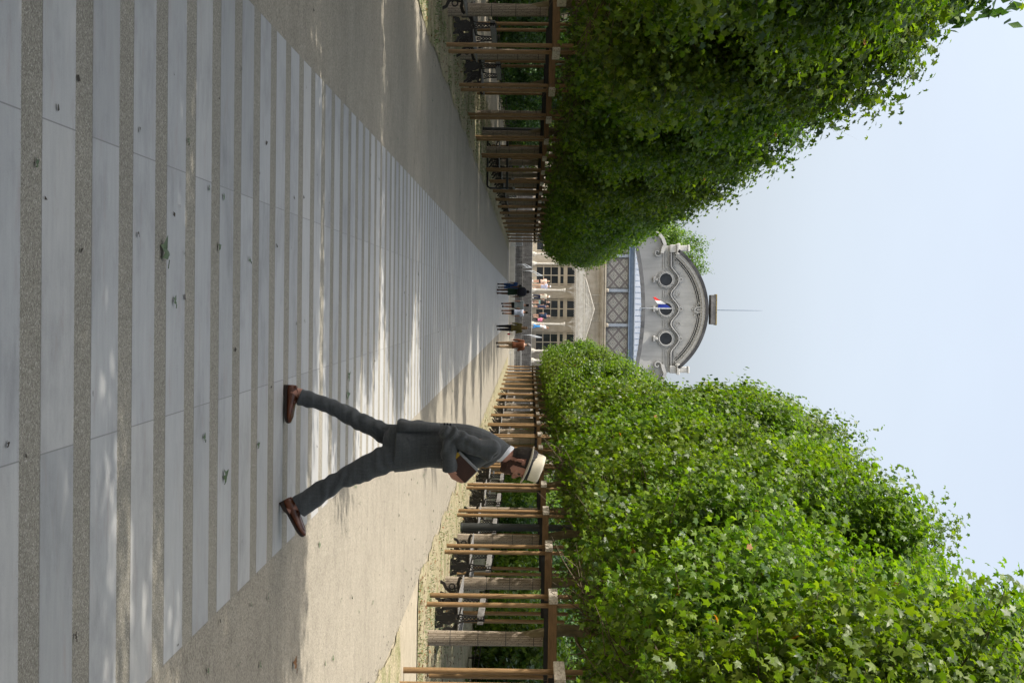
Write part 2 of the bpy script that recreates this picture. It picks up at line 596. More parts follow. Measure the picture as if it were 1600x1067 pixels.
def crown(name, seed, dims, cz, p, n_shoot, per, size, fancy=True, mat='leaf', amp=(.13, .09), hole=-.35, shell=.42, spread=.3, zmin=None, open_=False, low=1.2):
    """leaf clusters on shoots, filling the outer part of an uneven rounded box"""
    rng = np.random.default_rng(seed)
    na = n_shoot // 9
    anc = rng.normal(size=(na, 3))
    anc /= np.linalg.norm(anc, axis=1, keepdims=True)
    ai = rng.integers(0, na, n_shoot)
    d = anc[ai] + rng.normal(size=(n_shoot, 3)) * .055
    d /= np.linalg.norm(d, axis=1, keepdims=True)
    ak = rng.normal(size=na) * .035
    q = np.sign(d) * np.abs(d) ** .9
    a = np.array(dims)
    rad = ((np.abs(q / a) ** p).sum(1)) ** (-1 / p)
    surf = q * rad[:, None]
    lf = Lump(rng, (.75, 1.9, 4.5), (*amp, .05))
    lg = Lump(rng, (1.5, 3.2), (.35, .35))
    k = 1 + lf(surf) + ak[ai]
    depth = 1 - shell * rng.random(n_shoot) ** 1.35
    base = surf * (k * depth)[:, None]
    keep = (lg(base) > hole) | ((depth < .78) & (not open_))
    base, surf_n = base[keep], surf[keep]
    out = base / a ** 2
    out /= np.linalg.norm(out, axis=1, keepdims=True)
    m = len(base)
    sd = out + rng.normal(size=(m, 3)) * .55 + np.array([0, 0, .35])
    sd /= np.linalg.norm(sd, axis=1, keepdims=True)
    L = rng.uniform(.3, .8, m)
    t = rng.random((m, per))
    pos = base[:, None, :] + sd[:, None, :] * (t * L[:, None])[:, :, None] + rng.normal(size=(m, per, 3)) * spread * .38
    nr = out[:, None, :] * .75 + np.array([0, 0, .55]) + rng.normal(size=(m, per, 3)) * .55
    pos = pos.reshape(-1, 3) + np.array([0, 0, cz])
    nr = nr.reshape(-1, 3)
    cl = np.repeat(rng.uniform(-.2, .2, m) + rng.normal(size=na)[ai[keep]] * .10, per)
    if zmin is not None:
        ok = rng.random(len(pos)) < np.where(pos[:, 2] > zmin, np.clip(.25 + (pos[:, 2] - zmin) / low, 0, 1), .04 * (pos[:, 2] > zmin - .35))
        pos, nr, cl = pos[ok], nr[ok], cl[ok]
    sz = size * rng.uniform(.55, 1.25, len(pos))
    V, Fc, kf = leaves(pos, nr, sz, rng, fancy)
    tint = np.clip(rng.normal(.47, .24, len(pos)) + cl, 0.01, .95)
    tint[rng.random(len(pos)) < .0008] = 1.0
    tint = np.repeat(tint, kf)
    mi = np.zeros(len(Fc))
    if fancy:
        # thin bare twigs that carry the leaf clusters
        sel = rng.random(m) < .16
        tipp = base[sel] + sd[sel] * (L[sel] * .75)[:, None] + np.array([0, 0, cz])
        root = base[sel] * np.array([.62, .62, .80]) + np.array([0, 0, cz - .35])
        midp = (tipp + root) / 2 + rng.normal(size=tipp.shape) * .09
        ax = tipp - root
        ax /= np.linalg.norm(ax, axis=1, keepdims=True)
        u_ = np.cross(ax, rng.normal(size=ax.shape))
        u_ /= np.linalg.norm(u_, axis=1, keepdims=True)
        v_ = np.cross(ax, u_)
        cols = []
        for P, r in ((root, .014), (midp, .010), (tipp, .004)):
            for k_ in range(3):
                cols.append(P + r * (u_ * math.cos(2.094 * k_) + v_ * math.sin(2.094 * k_)))
        TV = np.stack(cols, 1).reshape(-1, 3)
        tf = []
        for s_ in (0, 3):
            for k_ in range(3):
                a_, b_ = s_ + k_, s_ + (k_ + 1) % 3
                tf += [(a_, b_, b_ + 3), (a_, b_ + 3, a_ + 3)]
        TF = (np.array(tf)[None] + (np.arange(len(tipp)) * 9)[:, None, None]).reshape(-1, 3) + len(V)
        V, Fc = np.concatenate([V, TV]), np.concatenate([Fc, TF])
        mi = np.concatenate([mi, np.ones(len(TF))])
        tint = np.concatenate([tint, np.zeros(len(TF))])
    return mesh_np(name, V, Fc, [mat, 'twig'], tint, mi=mi)


def limb(mb, rng, p, d, L, r, depth, ends):
    pts, rs = [Vector(p)], [r]
    d = Vector(d).normalized()
    seg = 5
    for i in range(seg):
        d = (d + Vector(rng.normal(size=3)) * .16 + Vector((0, 0, .05))).normalized()
        pts.append(pts[-1] + d * L / seg)
        rs.append(r * (1 - .75 * (i + 1) / seg))
    mb.tube(pts, rs, 6 if r > .02 else 4, cap=False)
    if depth:
        for k in range(4 if depth > 1 else 3):
            i = 1 + (k % (seg - 1))
            nd = (d + Vector(rng.normal(size=3)) * .75).normalized()
            limb(mb, rng, pts[i + 1], nd, L * .6, rs[i + 1] * .7, depth - 1, ends)


def trunk_mesh(seed, top, spread, r0=.108):
    rng = np.random.default_rng(seed)
    mb = MB()
    pts, rs = [], []
    for i in range(9):
        z = top * i / 8
        pts.append((rng.normal() * .085 * (i > 2), rng.normal() * .085 * (i > 2), z - (.05 if i == 0 else 0)))
        rs.append(r0 * (1.25 if i == 0 else 1.0) * (1 - .5 * max(0, (z - 2.4) / top)))
    mb.tube(pts, rs, 10)
    for k in range(15):
        z = 2.5 + (top - 2.6) * (k / 14)
        a = k * 2.4 + rng.normal() * .3
        i = min(8, int(z / top * 8))
        limb(mb, rng, (pts[i][0], pts[i][1], z), (math.cos(a), math.sin(a), .3 + rng.random() * .5), spread * rng.uniform(.75, 1.1), .035, 2, None)
    me = mb.build('trunk', ['bark'], None, True)
    d = me.data
    bpy.data.objects.remove(me)
    return d


CROWN = {}
# clipped curtain trees on the left, freer ones on the right
for i in range(2):
    CROWN['L%d' % i] = crown('crown', 11 + i, (2.25, 3.0, 2.95), 5.4, 2.3, 10800, 11, .122, amp=(.11, .10), hole=-.16, zmin=2.6)
    CROWN['R%d' % i] = crown('crown', 31 + i, (2.4, 3.25, 3.3), 5.8, 2.2, 13200, 11, .115, amp=(.09, .11), hole=-.28, zmin=2.75, low=1.7)
CROWN['LN'] = crown('crown', 17, (2.35, 3.3, 3.0), 5.45, 2.5, 9600, 10, .13, amp=(.12, .11), hole=-.32, zmin=2.6, open_=True)
CROWN['LF'] = crown('crown', 51, (2.25, 3.0, 2.95), 5.4, 2.3, 7200, 10, .16, fancy=False, amp=(.11, .10), hole=-.25, zmin=2.6)
CROWN['RF'] = crown('crown', 61, (2.4, 3.25, 3.3), 5.8, 2.2, 7400, 10, .155, fancy=False, amp=(.09, .11), hole=-.25, zmin=2.7)
CROWN['BG'] = crown('crown', 71, (3.6, 3.6, 4.2), 6.3, 2.2, 2800, 9, .34, fancy=False, mat='leaf_dark', amp=(.2, .14), hole=.02, shell=.5)
CROWN['BUSH'] = crown('foliage', 81, (1.5, 1.7, 1.15), .95, 2.2, 1100, 8, .14, fancy=False, mat='leaf_dark', amp=(.2, .16), hole=-.6, shell=.6, spread=.2)
CROWN['BUSH2'] = crown('foliage', 82, (1.3, 1.5, 1.25), 1.05, 2.0, 1000, 8, .15, fancy=False, mat='leaf_painted_sun', amp=(.22, .16), hole=-.6, shell=.6, spread=.2)
TRUNK = [trunk_mesh(3, 6.2, 1.9), trunk_mesh(4, 6.5, 2.0)]


def wrap_mesh():
    mb = MB()
    rings = []
    for z, r in ((0.005, .142), (.02, .137), (.6, .134), (1.2, .13), (1.9, .124), (2.02, .128)):
        rings.append([Vector((math.cos(2 * PI * k / 20) * r, math.sin(2 * PI * k / 20) * r, z)) for k in range(20)])
    mb.loft(rings)
    o = mb.build('reed_wrap', 'reed', None, True, 50)
    d = o.data
    bpy.data.objects.remove(o)
    return d


WRAP = wrap_mesh()


def part_from(data, name, parent, loc=(0, 0, 0), scale=None):
    o = bpy.data.objects.new(name, data)
    COL.objects.link(o)
    o.parent = parent
    o.location = loc
    if scale:
        o.scale = scale
    return o


ORD = ['first', 'second', 'third', 'fourth', 'fifth', 'sixth', 'seventh', 'eighth', 'ninth', 'tenth', 'eleventh', 'twelfth',
       'thirteenth', 'fourteenth', 'fifteenth', 'sixteenth', 'seventeenth', 'eighteenth', 'nineteenth', 'twentieth', 'twenty-first',
       'twenty-second', 'twenty-third', 'twenty-fourth', 'twenty-fifth', 'twenty-sixth']

# ------------------------------------------------------------------ setting
def sheet(name, x0, x1, y0, y1, z, mat):
    o = MB().add([(x0, y0, z), (x1, y0, z), (x1, y1, z), (x0, y1, z)], [(0, 1, 2, 3)]).build(name, mat)
    return tag(o, kind='structure')


sheet('ground', -900, 900, -60, 1800, -.012, 'ground')
sheet('path', -4.42, 4.40, -30, 150, -.004, 'sand')
sheet('paving_band', -1.80, 1.72, -30, 146, 0.0, 'paving')


def soil_strip(name, x0, x1, y0, y1, seed):
    """a low strip of soil with an uneven edge"""
    rng = np.random.default_rng(seed)
    n = int((y1 - y0) / .25)
    vs, fs = [], []
    for i in range(n + 1):
        y = y0 + (y1 - y0) * i / n
        w0 = .07 * math.sin(y * 1.7 + seed) + rng.normal() * .03
        w1 = .07 * math.sin(y * 1.3 + 2) + rng.normal() * .03
        if i in (0, n):
            w0 += .5 * (1 if x0 > 0 else 0)
            w1 -= .5 * (0 if x0 > 0 else 1)
        vs += [(x0 + w0, y, .004), (x1 + w1, y, .004)]
    for i in range(n):
        fs.append((2 * i, 2 * i + 1, 2 * i + 3, 2 * i + 2))
    return tag(MB().add(vs, fs).build(name, 'soil'), kind='structure')


soil_strip('planting_strip', 4.40, 10.75, 27.3, 149, 1)
soil_strip('planting_strip', 4.40, 7.7, -20, 23.6, 2)
soil_strip('planting_strip', -7.7, -4.42, -20, 149, 3)
soil_strip('planting_bed', 10.8, 40, -20, 149, 4)
soil_strip('planting_bed', -40, -11.2, -20, 149, 5)

# ------------------------------------------------------------------ tree rows
def tree(loc, side, key, tk, label, zs=1.0, rz=0, wrap=True):
    t = empty('plane_tree', loc, label, 'tree', 'plane trees of the left row' if side < 0 else 'plane trees of the right row')
    part_from(TRUNK[tk], 'trunk', t, scale=(1, 1, zs))
    if wrap:
        part_from(WRAP, 'reed_wrap', t)
    c = part_from(CROWN[key], 'crown', t, scale=(1, 1, zs))
    c.rotation_euler = (0, 0, rz)
    if zs != 1:
        c.location = (0, 0, 2.3 * (1 - zs))
    return t


LX, RX = -5.85, 5.92
left_y = [34.9 + 6.3 * k for k in range(-6, 18)]
right_y = [30.2 + 6.3 * k for k in range(-3, 19)]
rr = random.Random(8)
zR = {0: 1.0, 1: 1.0, 2: 1.0, 3: 1.02, 4: 1.12, 5: 1.2, 6: 1.28, 7: 1.33, 8: 1.44, 9: 1.58, 10: 1.0, 11: .98}
for i, y in enumerate(left_y):
    far = y > 72
    seen = y > 27
    if y < 27:
        lab = ('plane tree overhanging the upper left edge, its trunk outside the photo',
               'plane trees shading the foreground from outside the frame')[0 if y > 14 else 1]
        if y > 20:
            lab = 'shaded plane tree of the left row whose crown fills the corner nearest the camera'
        elif y > 14:
            lab = 'plane tree of the left row just outside the frame, only outer leaves showing'
    elif i < 14:
        lab = 'shaded plane tree with reed-wrapped trunk, %s trunk from the near end of the left row' % ORD[i - 5]
    else:
        lab = 'dark plane tree far down the left row where the crowns merge into one clipped hedge'
    tree((LX + rr.uniform(-.08, .08), y, 0), -1, 'LF' if far else ('LN' if y < 14 else 'L%d' % (i % 2)), i % 2, lab, rr.uniform(.97, 1.03) * (1.12 if y < 12 else   .74 if y < 18 else .86 if y < 26 else .95 if y < 32 else 1.0), (0, PI)[i % 2] if True else 0)
for i, y in enumerate(right_y):
    far = y > 66
    if i == 0:
        lab = 'sunlit plane tree whose crown fills the right edge of the avenue, trunk outside the photo'
    elif i == 1:
        lab = 'sunlit plane tree of the right row with large leaves, trunk just outside the frame'
    elif i < 12:
        lab = 'sunlit plane tree with reed-wrapped trunk, %s trunk from the near end of the right row' % ORD[i - 2]
    else:
        lab = 'bright green plane tree far down the right row where trunks and crowns merge'
    tree((RX + rr.uniform(-.08, .08), y, 0), 1, 'RF' if far else 'R%d' % (i % 2), (i + 1) % 2, lab, zR.get(i, rr.uniform(.86, .96)), (0, PI)[(i // 2) % 2])


for y in (5.0, -1.3):  # trees added out of view to cut skylight on the near paving
    tree((RX, y, 0), 1, 'R1', 0, 'unseen plane trees added beside the camera to darken the near paving', 1.05, 0)

# ------------------------------------------------------------------ wooden guards round the trunks
def guard_proto():
    g = empty('tree_guard', (0, 0, 0), 'x', 'tree guard')
    hx, hy = .72, .46
    for sx in (-1, 1):
        for sy in (-1, 1):
            mb = MB()
            h = 2.58 + .05 * sx * sy
            rings = []
            for z, r in ((-.03, .045), (1.2, .043), (h - .012, .041), (h, .035)):
                rings.append([Vector((sx * hx + math.cos(2 * PI * k / 12) * r, sy * hy + math.sin(2 * PI * k / 12) * r, z)) for k in range(12)])
            mb.loft(rings)
            mb.build('post', 'post', g, True, 40)
    for sy in (-1, 1):
        MB().box((0, sy * (hy + .083), 2.18), (2 * hx + .14, .075, .15), bev=.006).build('beam', 'beam', g)
    for sx in (-1, 1):
        MB().box((sx * (hx + .088), 0, 2.19), (.08, 2 * hy + .27, .155), bev=.006).build('end_plank', 'plank', g)
    mb = MB()
    for sy in (-1, 1):
        mb.box((0, sy * .30, 2.08), (2 * hx - .1, .012, .09))
    rings = [[Vector((math.cos(2 * PI * k / 18) * r, math.sin(2 * PI * k / 18) * r, z)) for k in range(18)] for z, r in ((2.03, .14), (2.04, .15), (2.12, .15), (2.13, .14))]
    mb.loft(rings)
    for sx in (-1, 1):
        for sy in (-1, 1):
            mb.tube([(sx * .1, sy * .1, 2.08), (sx * (hx - .03), sy * (hy - .03), 2.12)], .018, 5)
    mb.build('strap', 'strap', g)
    return g


gp = guard_proto()
first = True
for side, X, ys, off in ((-1, LX, left_y, 5), (1, RX, right_y, 2)):
    for i, y in enumerate(ys):
        if y < 22:
            continue
        k = i - off
        nm = 'left' if side < 0 else 'right'
        if k < 0:
            lab = 'wooden tree guard of round posts at the %s edge, only its path-side posts in view' % nm
        elif k < 9:
            lab = 'wooden tree guard of four round posts, %s from the near end of the %s row' % (ORD[k], nm)
        else:
            lab = 'wooden tree guard far down the %s row, a thin brown line of posts' % nm
        grp = 'tree guards of the %s row' % nm
        if first:
            gp.location = (X, y, 0)
            gp['label'] = lab
            gp['group'] = grp
            first = False
        else:
            dup(gp, (X, y, 0), lab, rz=0 if side < 0 else PI, group=grp)


# ------------------------------------------------------------------ double-sided benches
def bench_proto():
    b = empty('double_bench', (0, 0, 0), 'x', 'bench')
    for y in (-.92, .92):
        mb = MB()
        for s in (-1, 1):
            leg = [(s * .10, .42), (s * .20, .34), (s * .19, .22), (s * .27, .12), (s * .36, .08), (s * .40, .0)]
            mb.strip(leg, .03, .03, y - .025, y + .025)
            mb.strip([(s * .02, .40), (s * .10, .28), (s * .08, .16), (s * .16, .06), (s * .17, .0)], .026, .026, y - .02, y + .02)
            mb.strip([(s * .02, .40), (s * .20, .40), (s * .36, .36), (s * .46, .39), (s * .49, .43)], .03, .03, y - .025, y + .025)
            for (cx, cz, r) in ((.30, .24, .055), (.12, .10, .045), (.24, .33, .035)):
                ring = [(s * cx + math.cos(a) * r, cz + math.sin(a) * r) for a in [2 * PI * k / 10 for k in range(11)]]
                mb.strip(ring, .014, .014, y - .018, y + .018)
        mb.prism([(-.05, .02), (.05, .02), (.07, .20), (.05, .40), (-.05, .40), (-.07, .20)], y - .012, y + .012)
        for s in (-1, 1):
            mb.strip([(s * .09, .42), (s * .055, .55), (s * .05, .7), (s * .035, .92)], .014, .014, y - .02, y + .02)
        for z in (.5, .57, .64, .71, .78, .85):
            ring = [(math.cos(a) * .03, z + math.sin(a) * .028) for a in [2 * PI * k / 8 for k in range(9)]]
            mb.strip(ring, .01, .01, y - .014, y + .014)
        mb.box((0, y, .925), (.12, .05, .03))
        mb.build('iron_frame', 'iron', b)
    for s in (-1, 1):
        for k in range(3):
            MB().box((s * (.17 + .135 * k), 0, .448 + .006 * k), (.115, 2.3, .026), bev=.006).build('seat_slat', 'slat', b)
    for s in (-1, 1):
        MB().box((s * .062, 0, .86), (.03, 2.3, .11), bev=.006).build('back_slat', 'slat', b)
    return b


bp = bench_proto()
first = True
for side, X, ys, off in ((1, RX + .02, right_y, 2), (-1, LX - .1, left_y, 5)):
    for i, y in enumerate(ys[:-1]):
        if y < 27 or y > 110:
            continue
        k = i - off
        yb = y + 3.2
        nm = 'right' if side > 0 else 'left'
        if k < 7:
            lab = 'double-sided slatted bench on black cast iron, %s from the near end of the %s row' % (ORD[k], nm)
        else:
            lab = 'double-sided bench deep in the shade far down the %s row' % nm
        if side < 0 and k in (3, 4, 5):
            continue
        if first:
            bp.location = (X, yb, 0)
            bp['label'] = lab
            bp['group'] = 'double benches of the right row'
            first = False
        else:
            dup(bp, (X, yb, 0), lab, group='double benches of the %s row' % nm)


# ------------------------------------------------------------------ poles, table, low fences
def lamp_post(loc, label):
    t = empty('lamp_post', loc, label, 'lamp post', 'lamp posts among the trees')
    rings = []
    for z, r in ((-.02, .12), (.05, .12), (.06, .105), (1.2, .10), (3.2, .085), (4.4, .07)):
        rings.append([Vector((math.cos(2 * PI * k / 18) * r, math.sin(2 * PI * k / 18) * r, z)) for k in range(18)])
    MB().loft(rings).build('pole', 'pole', t, True, 40)
    rings = []
    for z, r in ((4.4, .10), (4.45, .2), (4.9, .26), (4.95, .28), (5.1, .1), (5.15, .03)):
        rings.append([Vector((math.cos(2 * PI * k / 18) * r, math.sin(2 * PI * k / 18) * r, z)) for k in range(18)])
    MB().loft(rings).build('lantern', 'pole', t, True, 40)
    return t


lamp_post((5.78, 44.6, 0), 'dark grey round pole on the soil between wooden guards on the sunny right side')
lamp_post((-6.1, 61, 0), 'black round pole in the shade among the posts of the left row')


def table(loc, rz, label):
    t = empty('steel_table', loc, label, 'table', rz=rz)
    MB().box((0, 0, .80), (2.3, .8, .09), bev=.01).build('table_top', 'pole', t)
    MB().box((-.98, -.30, .86), (.3, .22, .02)).build('tray', 'slat', t)
    for s in (-1, 1):
        pts = [(s * 1.1, -.34, .76), (s * 1.1, -.34, .14), (s * 1.06, -.34, .06), (s * .98, -.34, .03), (-s * .2, -.34, .03)]
        MB().tube(pts, .03, 8).build('sled_leg', 'iron', t, True)
        pts = [(s * 1.1, .34, .76), (s * 1.1, .34, .14), (s * 1.06, .34, .06), (s * .98, .34, .03), (-s * .2, .34, .03)]
        MB().tube(pts, .03, 8).build('sled_leg', 'iron', t, True)
    return t


table((-5.6, 67.5, 0), 0.05, 'dark steel table with rounded sled legs in the shade of the left row')


def low_fence(x, y0, y1, label):
    mb = MB()
    n = int((y1 - y0) / 2)
    for i in range(n + 1):
        y = y0 + (y1 - y0) * i / n
        mb.box((x, y, .18), (.04, .04, .40))
    mb.box((x, (y0 + y1) / 2, .34), (.025, y1 - y0, .03))
    mb.box((x, (y0 + y1) / 2, .2), (.02, y1 - y0, .025))
    return tag(mb.build('low_fence', 'dark_bark'), label, 'fence')


low_fence(10.7, 28, 148, 'low brown rail fence along the shrub bed on the sunny right side')
low_fence(-11.1, 28, 148, 'low brown rail fence before the dark shrubs on the shaded left side')

# shrubs and background trees
def shrub(loc, key, s, rz, label, side):
    t = empty('shrub', loc, label, 'shrub', 'shrubs in the %s bed' % side)
    part_from(CROWN[key], 'foliage', t)
    mb = MB()
    for k in range(6):
        a = k * 1.05
        mb.tube([(0.06 * math.cos(a), .06 * math.sin(a), -.02), (.3 * math.cos(a), .3 * math.sin(a), .5), (.7 * math.cos(a + .2), .7 * math.sin(a + .2), 1.2)], [.025, .02, .008], 5)
    mb.build('stem', 'twig', t, True)
    t.scale = (s, s, s)
    t.rotation_euler = (0, 0, rz)
    return t


rs = random.Random(3)
sp = None
for side, X0, y0, n in (('right', 12.6, 40, 26), ('left', -13.2, 42, 26)):
    for i in range(n):
        y = y0 + i * 4.1 + rs.uniform(-.8, .8)
        x = X0 + (1 if X0 > 0 else -1) * rs.uniform(-.5, .9)
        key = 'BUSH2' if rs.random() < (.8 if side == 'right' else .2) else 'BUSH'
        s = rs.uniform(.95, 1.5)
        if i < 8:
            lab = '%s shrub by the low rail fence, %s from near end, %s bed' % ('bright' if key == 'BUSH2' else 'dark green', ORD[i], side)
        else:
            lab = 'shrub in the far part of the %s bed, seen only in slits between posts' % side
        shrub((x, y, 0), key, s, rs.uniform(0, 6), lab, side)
bgi = {'right': 0, 'left': 0}
btrunk = MB()
btrunk.tube([(0, 0, -.05), (.03, .02, 2), (0, .05, 5), (.05, 0, 8)], [.24, .2, .16, .06], 10)
for k in range(8):
    a = k * 2.4
    btrunk.tube([(0, 0, 3 + k * .5), (math.cos(a) * 1.4, math.sin(a) * 1.4, 4.6 + k * .5), (math.cos(a) * 2.6, math.sin(a) * 2.6, 6 + k * .4)], [.09, .05, .015], 6)
bt = btrunk.build('trunk', 'dark_bark', None, True)
BTR = bt.data
bpy.data.objects.remove(bt)
for side, X0 in (('right', 17.5), ('left', -14.8)):
    for i in range(17):
        y = (42 if X0 > 0 else 29) + i * 7.2 + rs.uniform(-1.5, 1.5)
        x = X0 + (1 if X0 > 0 else -1) * (rs.uniform(-1, 6) if X0 > 0 else rs.uniform(-.5, 1.5))
        lab = ('dark park tree behind the shrubs, %s from the near end on the %s' % (ORD[i], side)) if i < 6 else 'park tree behind the far shrubs on the %s, mostly hidden by the avenue' % side
        t = empty('park_tree', (x, y, 0), lab, 'tree', 'park trees behind the %s bed' % side, rs.uniform(0, 6))
        part_from(BTR, 'trunk', t)
        part_from(CROWN['BG'], 'crown', t)
        s = rs.uniform(.85, 1.05)
        t.scale = (s, s, s * .9) if side == 'right' else (s * 1.05, s * 1.05, 1.86 + .12 * (s - .95))


# ------------------------------------------------------------------ litter, grass, fallen leaves
def scatter_flat(name, pts, size, mat, seed, label, cat, kind='stuff', fancy=True):
    rng = np.random.default_rng(seed)
    n = len(pts)
    nr = np.tile(np.array([0, 0, 1.0]), (n, 1)) + rng.normal(size=(n, 3)) * .25
    V, Fc, k = leaves(pts, nr, size * rng.uniform(.5, 1.3, n), rng, fancy)
    V[:, 2] = np.maximum(V[:, 2], .006)
    me = mesh_np(name, V, Fc, [mat])
    o = bpy.data.objects.new(name, me)
    COL.objects.link(o)
    return tag(o, label, cat, None, kind)


rg = np.random.default_rng(4)


def strip_pts(n, x0, x1, y0, y1, z, powy=1.0):
    return np.stack([rg.uniform(x0, x1, n), y0 + (y1 - y0) * rg.random(n) ** powy, np.full(n, z)], 1)


p1 = np.concatenate([strip_pts(2600, 4.45, 9.5, 27.4, 90, .02, 1.7), strip_pts(1100, -7.6, -4.45, 27, 90, .02, 1.5)])
scatter_flat('leaf_litter', p1, .052, 'leaf_brown', 1, 'dry brown leaves littering the soil under both rows', 'leaf litter')
p2 = np.concatenate([strip_pts(260, -4.3, 4.3, 5.5, 60, .008, 1.5), strip_pts(500, 4.0, 4.6, 12, 60, .008, 1.3), strip_pts(260, -4.6, -4.1, 22, 60, .008, 1.3)])
scatter_flat('path_debris', p2, .032, 'dark_bark', 2, 'small dark specks of plant debris scattered over the path', 'debris', fancy=False)
p3 = np.concatenate([strip_pts(70, 1.8, 4.3, 9, 40, .008, 1.3), strip_pts(30, -4.3, 1.5, 8, 45, .008, 1.3)])
scatter_flat('green_debris', p3, .05, 'leaf_fallen', 3, 'little torn green leaf bits lying about the path', 'debris')


def grass(n, boxes, name, label):
    rng = np.random.default_rng(9)
    P = np.concatenate([strip_pts(int(n * w), *b, .0, 1.4) for b, w in boxes])
    nz = np.array([mnoise.noise(Vector((p[0] * .8, p[1] * .5, 3))) for p in P])
    P = P[nz > -.02]
    k = len(P)
    h = rng.uniform(.02, .06, k)
    a = rng.uniform(0, 6.28, k)
    w = .006
    dx, dy = np.cos(a), np.sin(a)
    b0 = P + np.stack([dx * w, dy * w, 0 * h], 1)
    b1 = P - np.stack([dx * w, dy * w, 0 * h], 1)
    tp = P + np.stack([-dy * h * .6, dx * h * .6, h], 1)
    V = np.stack([b0, b1, tp], 1).reshape(-1, 3)
    V[:, 2] += .003
    Fc = np.arange(3 * k).reshape(-1, 3)
    me = mesh_np(name, V, Fc, ['leaf_dark'], rng.uniform(.3, .9, k))
    o = bpy.data.objects.new(name, me)
    COL.objects.link(o)
    tag(o, label, 'grass', None, 'stuff')


grass(24000, [((4.45, 7.6, 27.3, 75), .3), ((-7.6, -4.45, 26, 75), .5)], 'grass', 'thin sparse grass blades on the soil under the trees')


def fallen_leaf(x, y, s, rz, tilt, label, mat='leaf_fallen', crumple=1.0):
    rng = random.Random(int(x * 1000 + y * 77))
    mb = MB()
    # a real leaf: lobed blade with sunken midrib, curled, plus stalk
    k = 5
    outline = [Vector(p) for p in LEAF[1:]]
    c = Vector((0, .38, 0))
    vs = [c]
    for p in outline:
        vs.append(p)
    mids = [(c + p) / 2 + Vector((0, 0, .05)) for p in outline]
    V = [c + Vector((0, 0, .02))] + mids + outline
    for v in V[1:]:
        v.z += crumple * (.10 * math.sin(v.x * 7 + rng.random() * 2) + .11 * math.sin(v.y * 6 + 1) + rng.uniform(-.04, .04))
    n = len(outline)
    fs = []
    for i in range(n):
        j = (i + 1) % n
        fs.append((0, 1 + i, 1 + j))
        fs.append((1 + i, 1 + n + i, 1 + n + j, 1 + j))
    zmin = min(v.z for v in V)
    rot = Matrix.Rotation(rz, 3, 'Z') @ Matrix.Rotation(tilt * .45, 3, 'X')
    V = [rot @ (Vector((v.x, v.y - .4, (v.z - zmin) * .55)) * s) for v in V]
    lo = min(v.z for v in V)
    mb.add([v - Vector((0, 0, lo - .004)) for v in V], fs)
    st = [rot @ (Vector((0, -.4 - .12 * i, .05 - zmin)) * s) - Vector((0, 0, lo - .002)) for i in range(4)]
    mb.tube([Vector((p.x, p.y, max(p.z, .004))) for p in st], .0022, 5)
    o = mb.build('fallen_leaf', mat, None, True)
    o.location = (x, y, 0.0)
    tag(o, label, 'leaf', 'fallen leaves on the paving')
    return o


def gp_(x, u):
    h = VX - (u - VU) * ROLL
    zc = F_PX * CAM_H / (h - x)
    xc = (u - 533.5) / F_PX * zc
    return zc * .02166 + xc, zc - xc * .02166


for (x, u, s, rz, tl, lab, mt) in [
    (252, 396, .155, 1.5, .25, 'large crumpled green leaf lying on a gravel strip near the camera', 'leaf_fallen'),
    (269, 476, .07, 1.2, .1, 'narrow bluish green leaf on a slab beside the large crumpled leaf', 'leaf_fallen'),
    (339, 391, .075, .3, .1, 'small green leaf beyond the large crumpled leaf, on a strip edge', 'leaf_fallen'),
    (387, 410, .06, 2.2, .1, 'small pale green leaf on the slab past the strip edge leaf', 'leaf_fallen'),
    (348, 748, .11, .8, .5, 'torn green leaf nearest the front shoe, in front of the walking man', 'leaf_fallen'),
    (316, 688, .06, 2.0, .3, 'small green leaf on the slabs left of the torn leaf', 'leaf_fallen'),
    (401, 700, .07, .5, .4, 'green leaf on the paving between the two shoes', 'leaf_fallen'),
    (543, 590, .11, 1.0, .4, 'green leaf on the paving behind the rear shoe of the walking man', 'leaf_fallen'),
    (541, 620, .13, .2, .5, 'upright curled green leaf beyond the rear shoe, right of another leaf', 'leaf_fallen'),
    (52, 263, .05, .6, .2, 'small dark green leaf on the gravel strip at the very front', 'leaf_fallen'),
    (291, 226, .045, 1.2, .2, 'tiny dark leaf on the left part of a gravel strip', 'leaf_fallen'),
    (7, 704, .035, .4, .1, 'black leaf scrap at the bottom edge of the front slab', 'dark_bark'),
    (113, 1002, .04, 1.4, .1, 'dark scrap on the gravel strip at lower right', 'dark_bark'),
    (458, 1040, .13, 1.5, .2, 'orange brown dry leaf on the sunlit sand at the right edge', 'leaf_brown'),
    (440, 800, .06, .7, .2, 'dark dry leaf touching the heel of the front shoe', 'dark_bark'),
    (718, 303, .11, .7, .3, 'dark green leaf alone on the sand left of the striped band', 'leaf_fallen'),
]:
    gx, gy = gp_(x, u)
    fallen_leaf(gx, gy, s * .74, rz, tl, lab, mt)


# ------------------------------------------------------------------ steps, terrace and pavilion
sheet('forecourt', -60, 60, 146, 150.02, .006, 'ground')
mb = MB()
mb.box((0, 150.6, .24), (60, 1.2, .48))
o = mb.build('low_wall', 'step_pale')
tag(o, 'low pale stone wall across the foot of the steps', 'wall')
mb = MB()
z, y = .46, 151.2
for k in range(4):
    z += .17
    mb.box((0, y + 1.5 + k * .35, z - .25), (60, 3.0, .5))
    y0 = y
y = 151.2 + 4 * .35 + 1.0
for k in range(5):
    z += .165
    mb.box((0, y + 1.5 + k * .35, z - .35), (60, 3.0, .7))
stp = mb.build('stone_steps', 'step')
tag(stp, 'wide dark streaked stone steps rising to the terrace', 'steps')
zt = z
mb = MB()
zz_, yy_ = .46, 151.2
for k in range(4):
    zz_ += .17
    mb.box((0, yy_ + k * .35 - .02, zz_ - .018), (60, .06, .04))
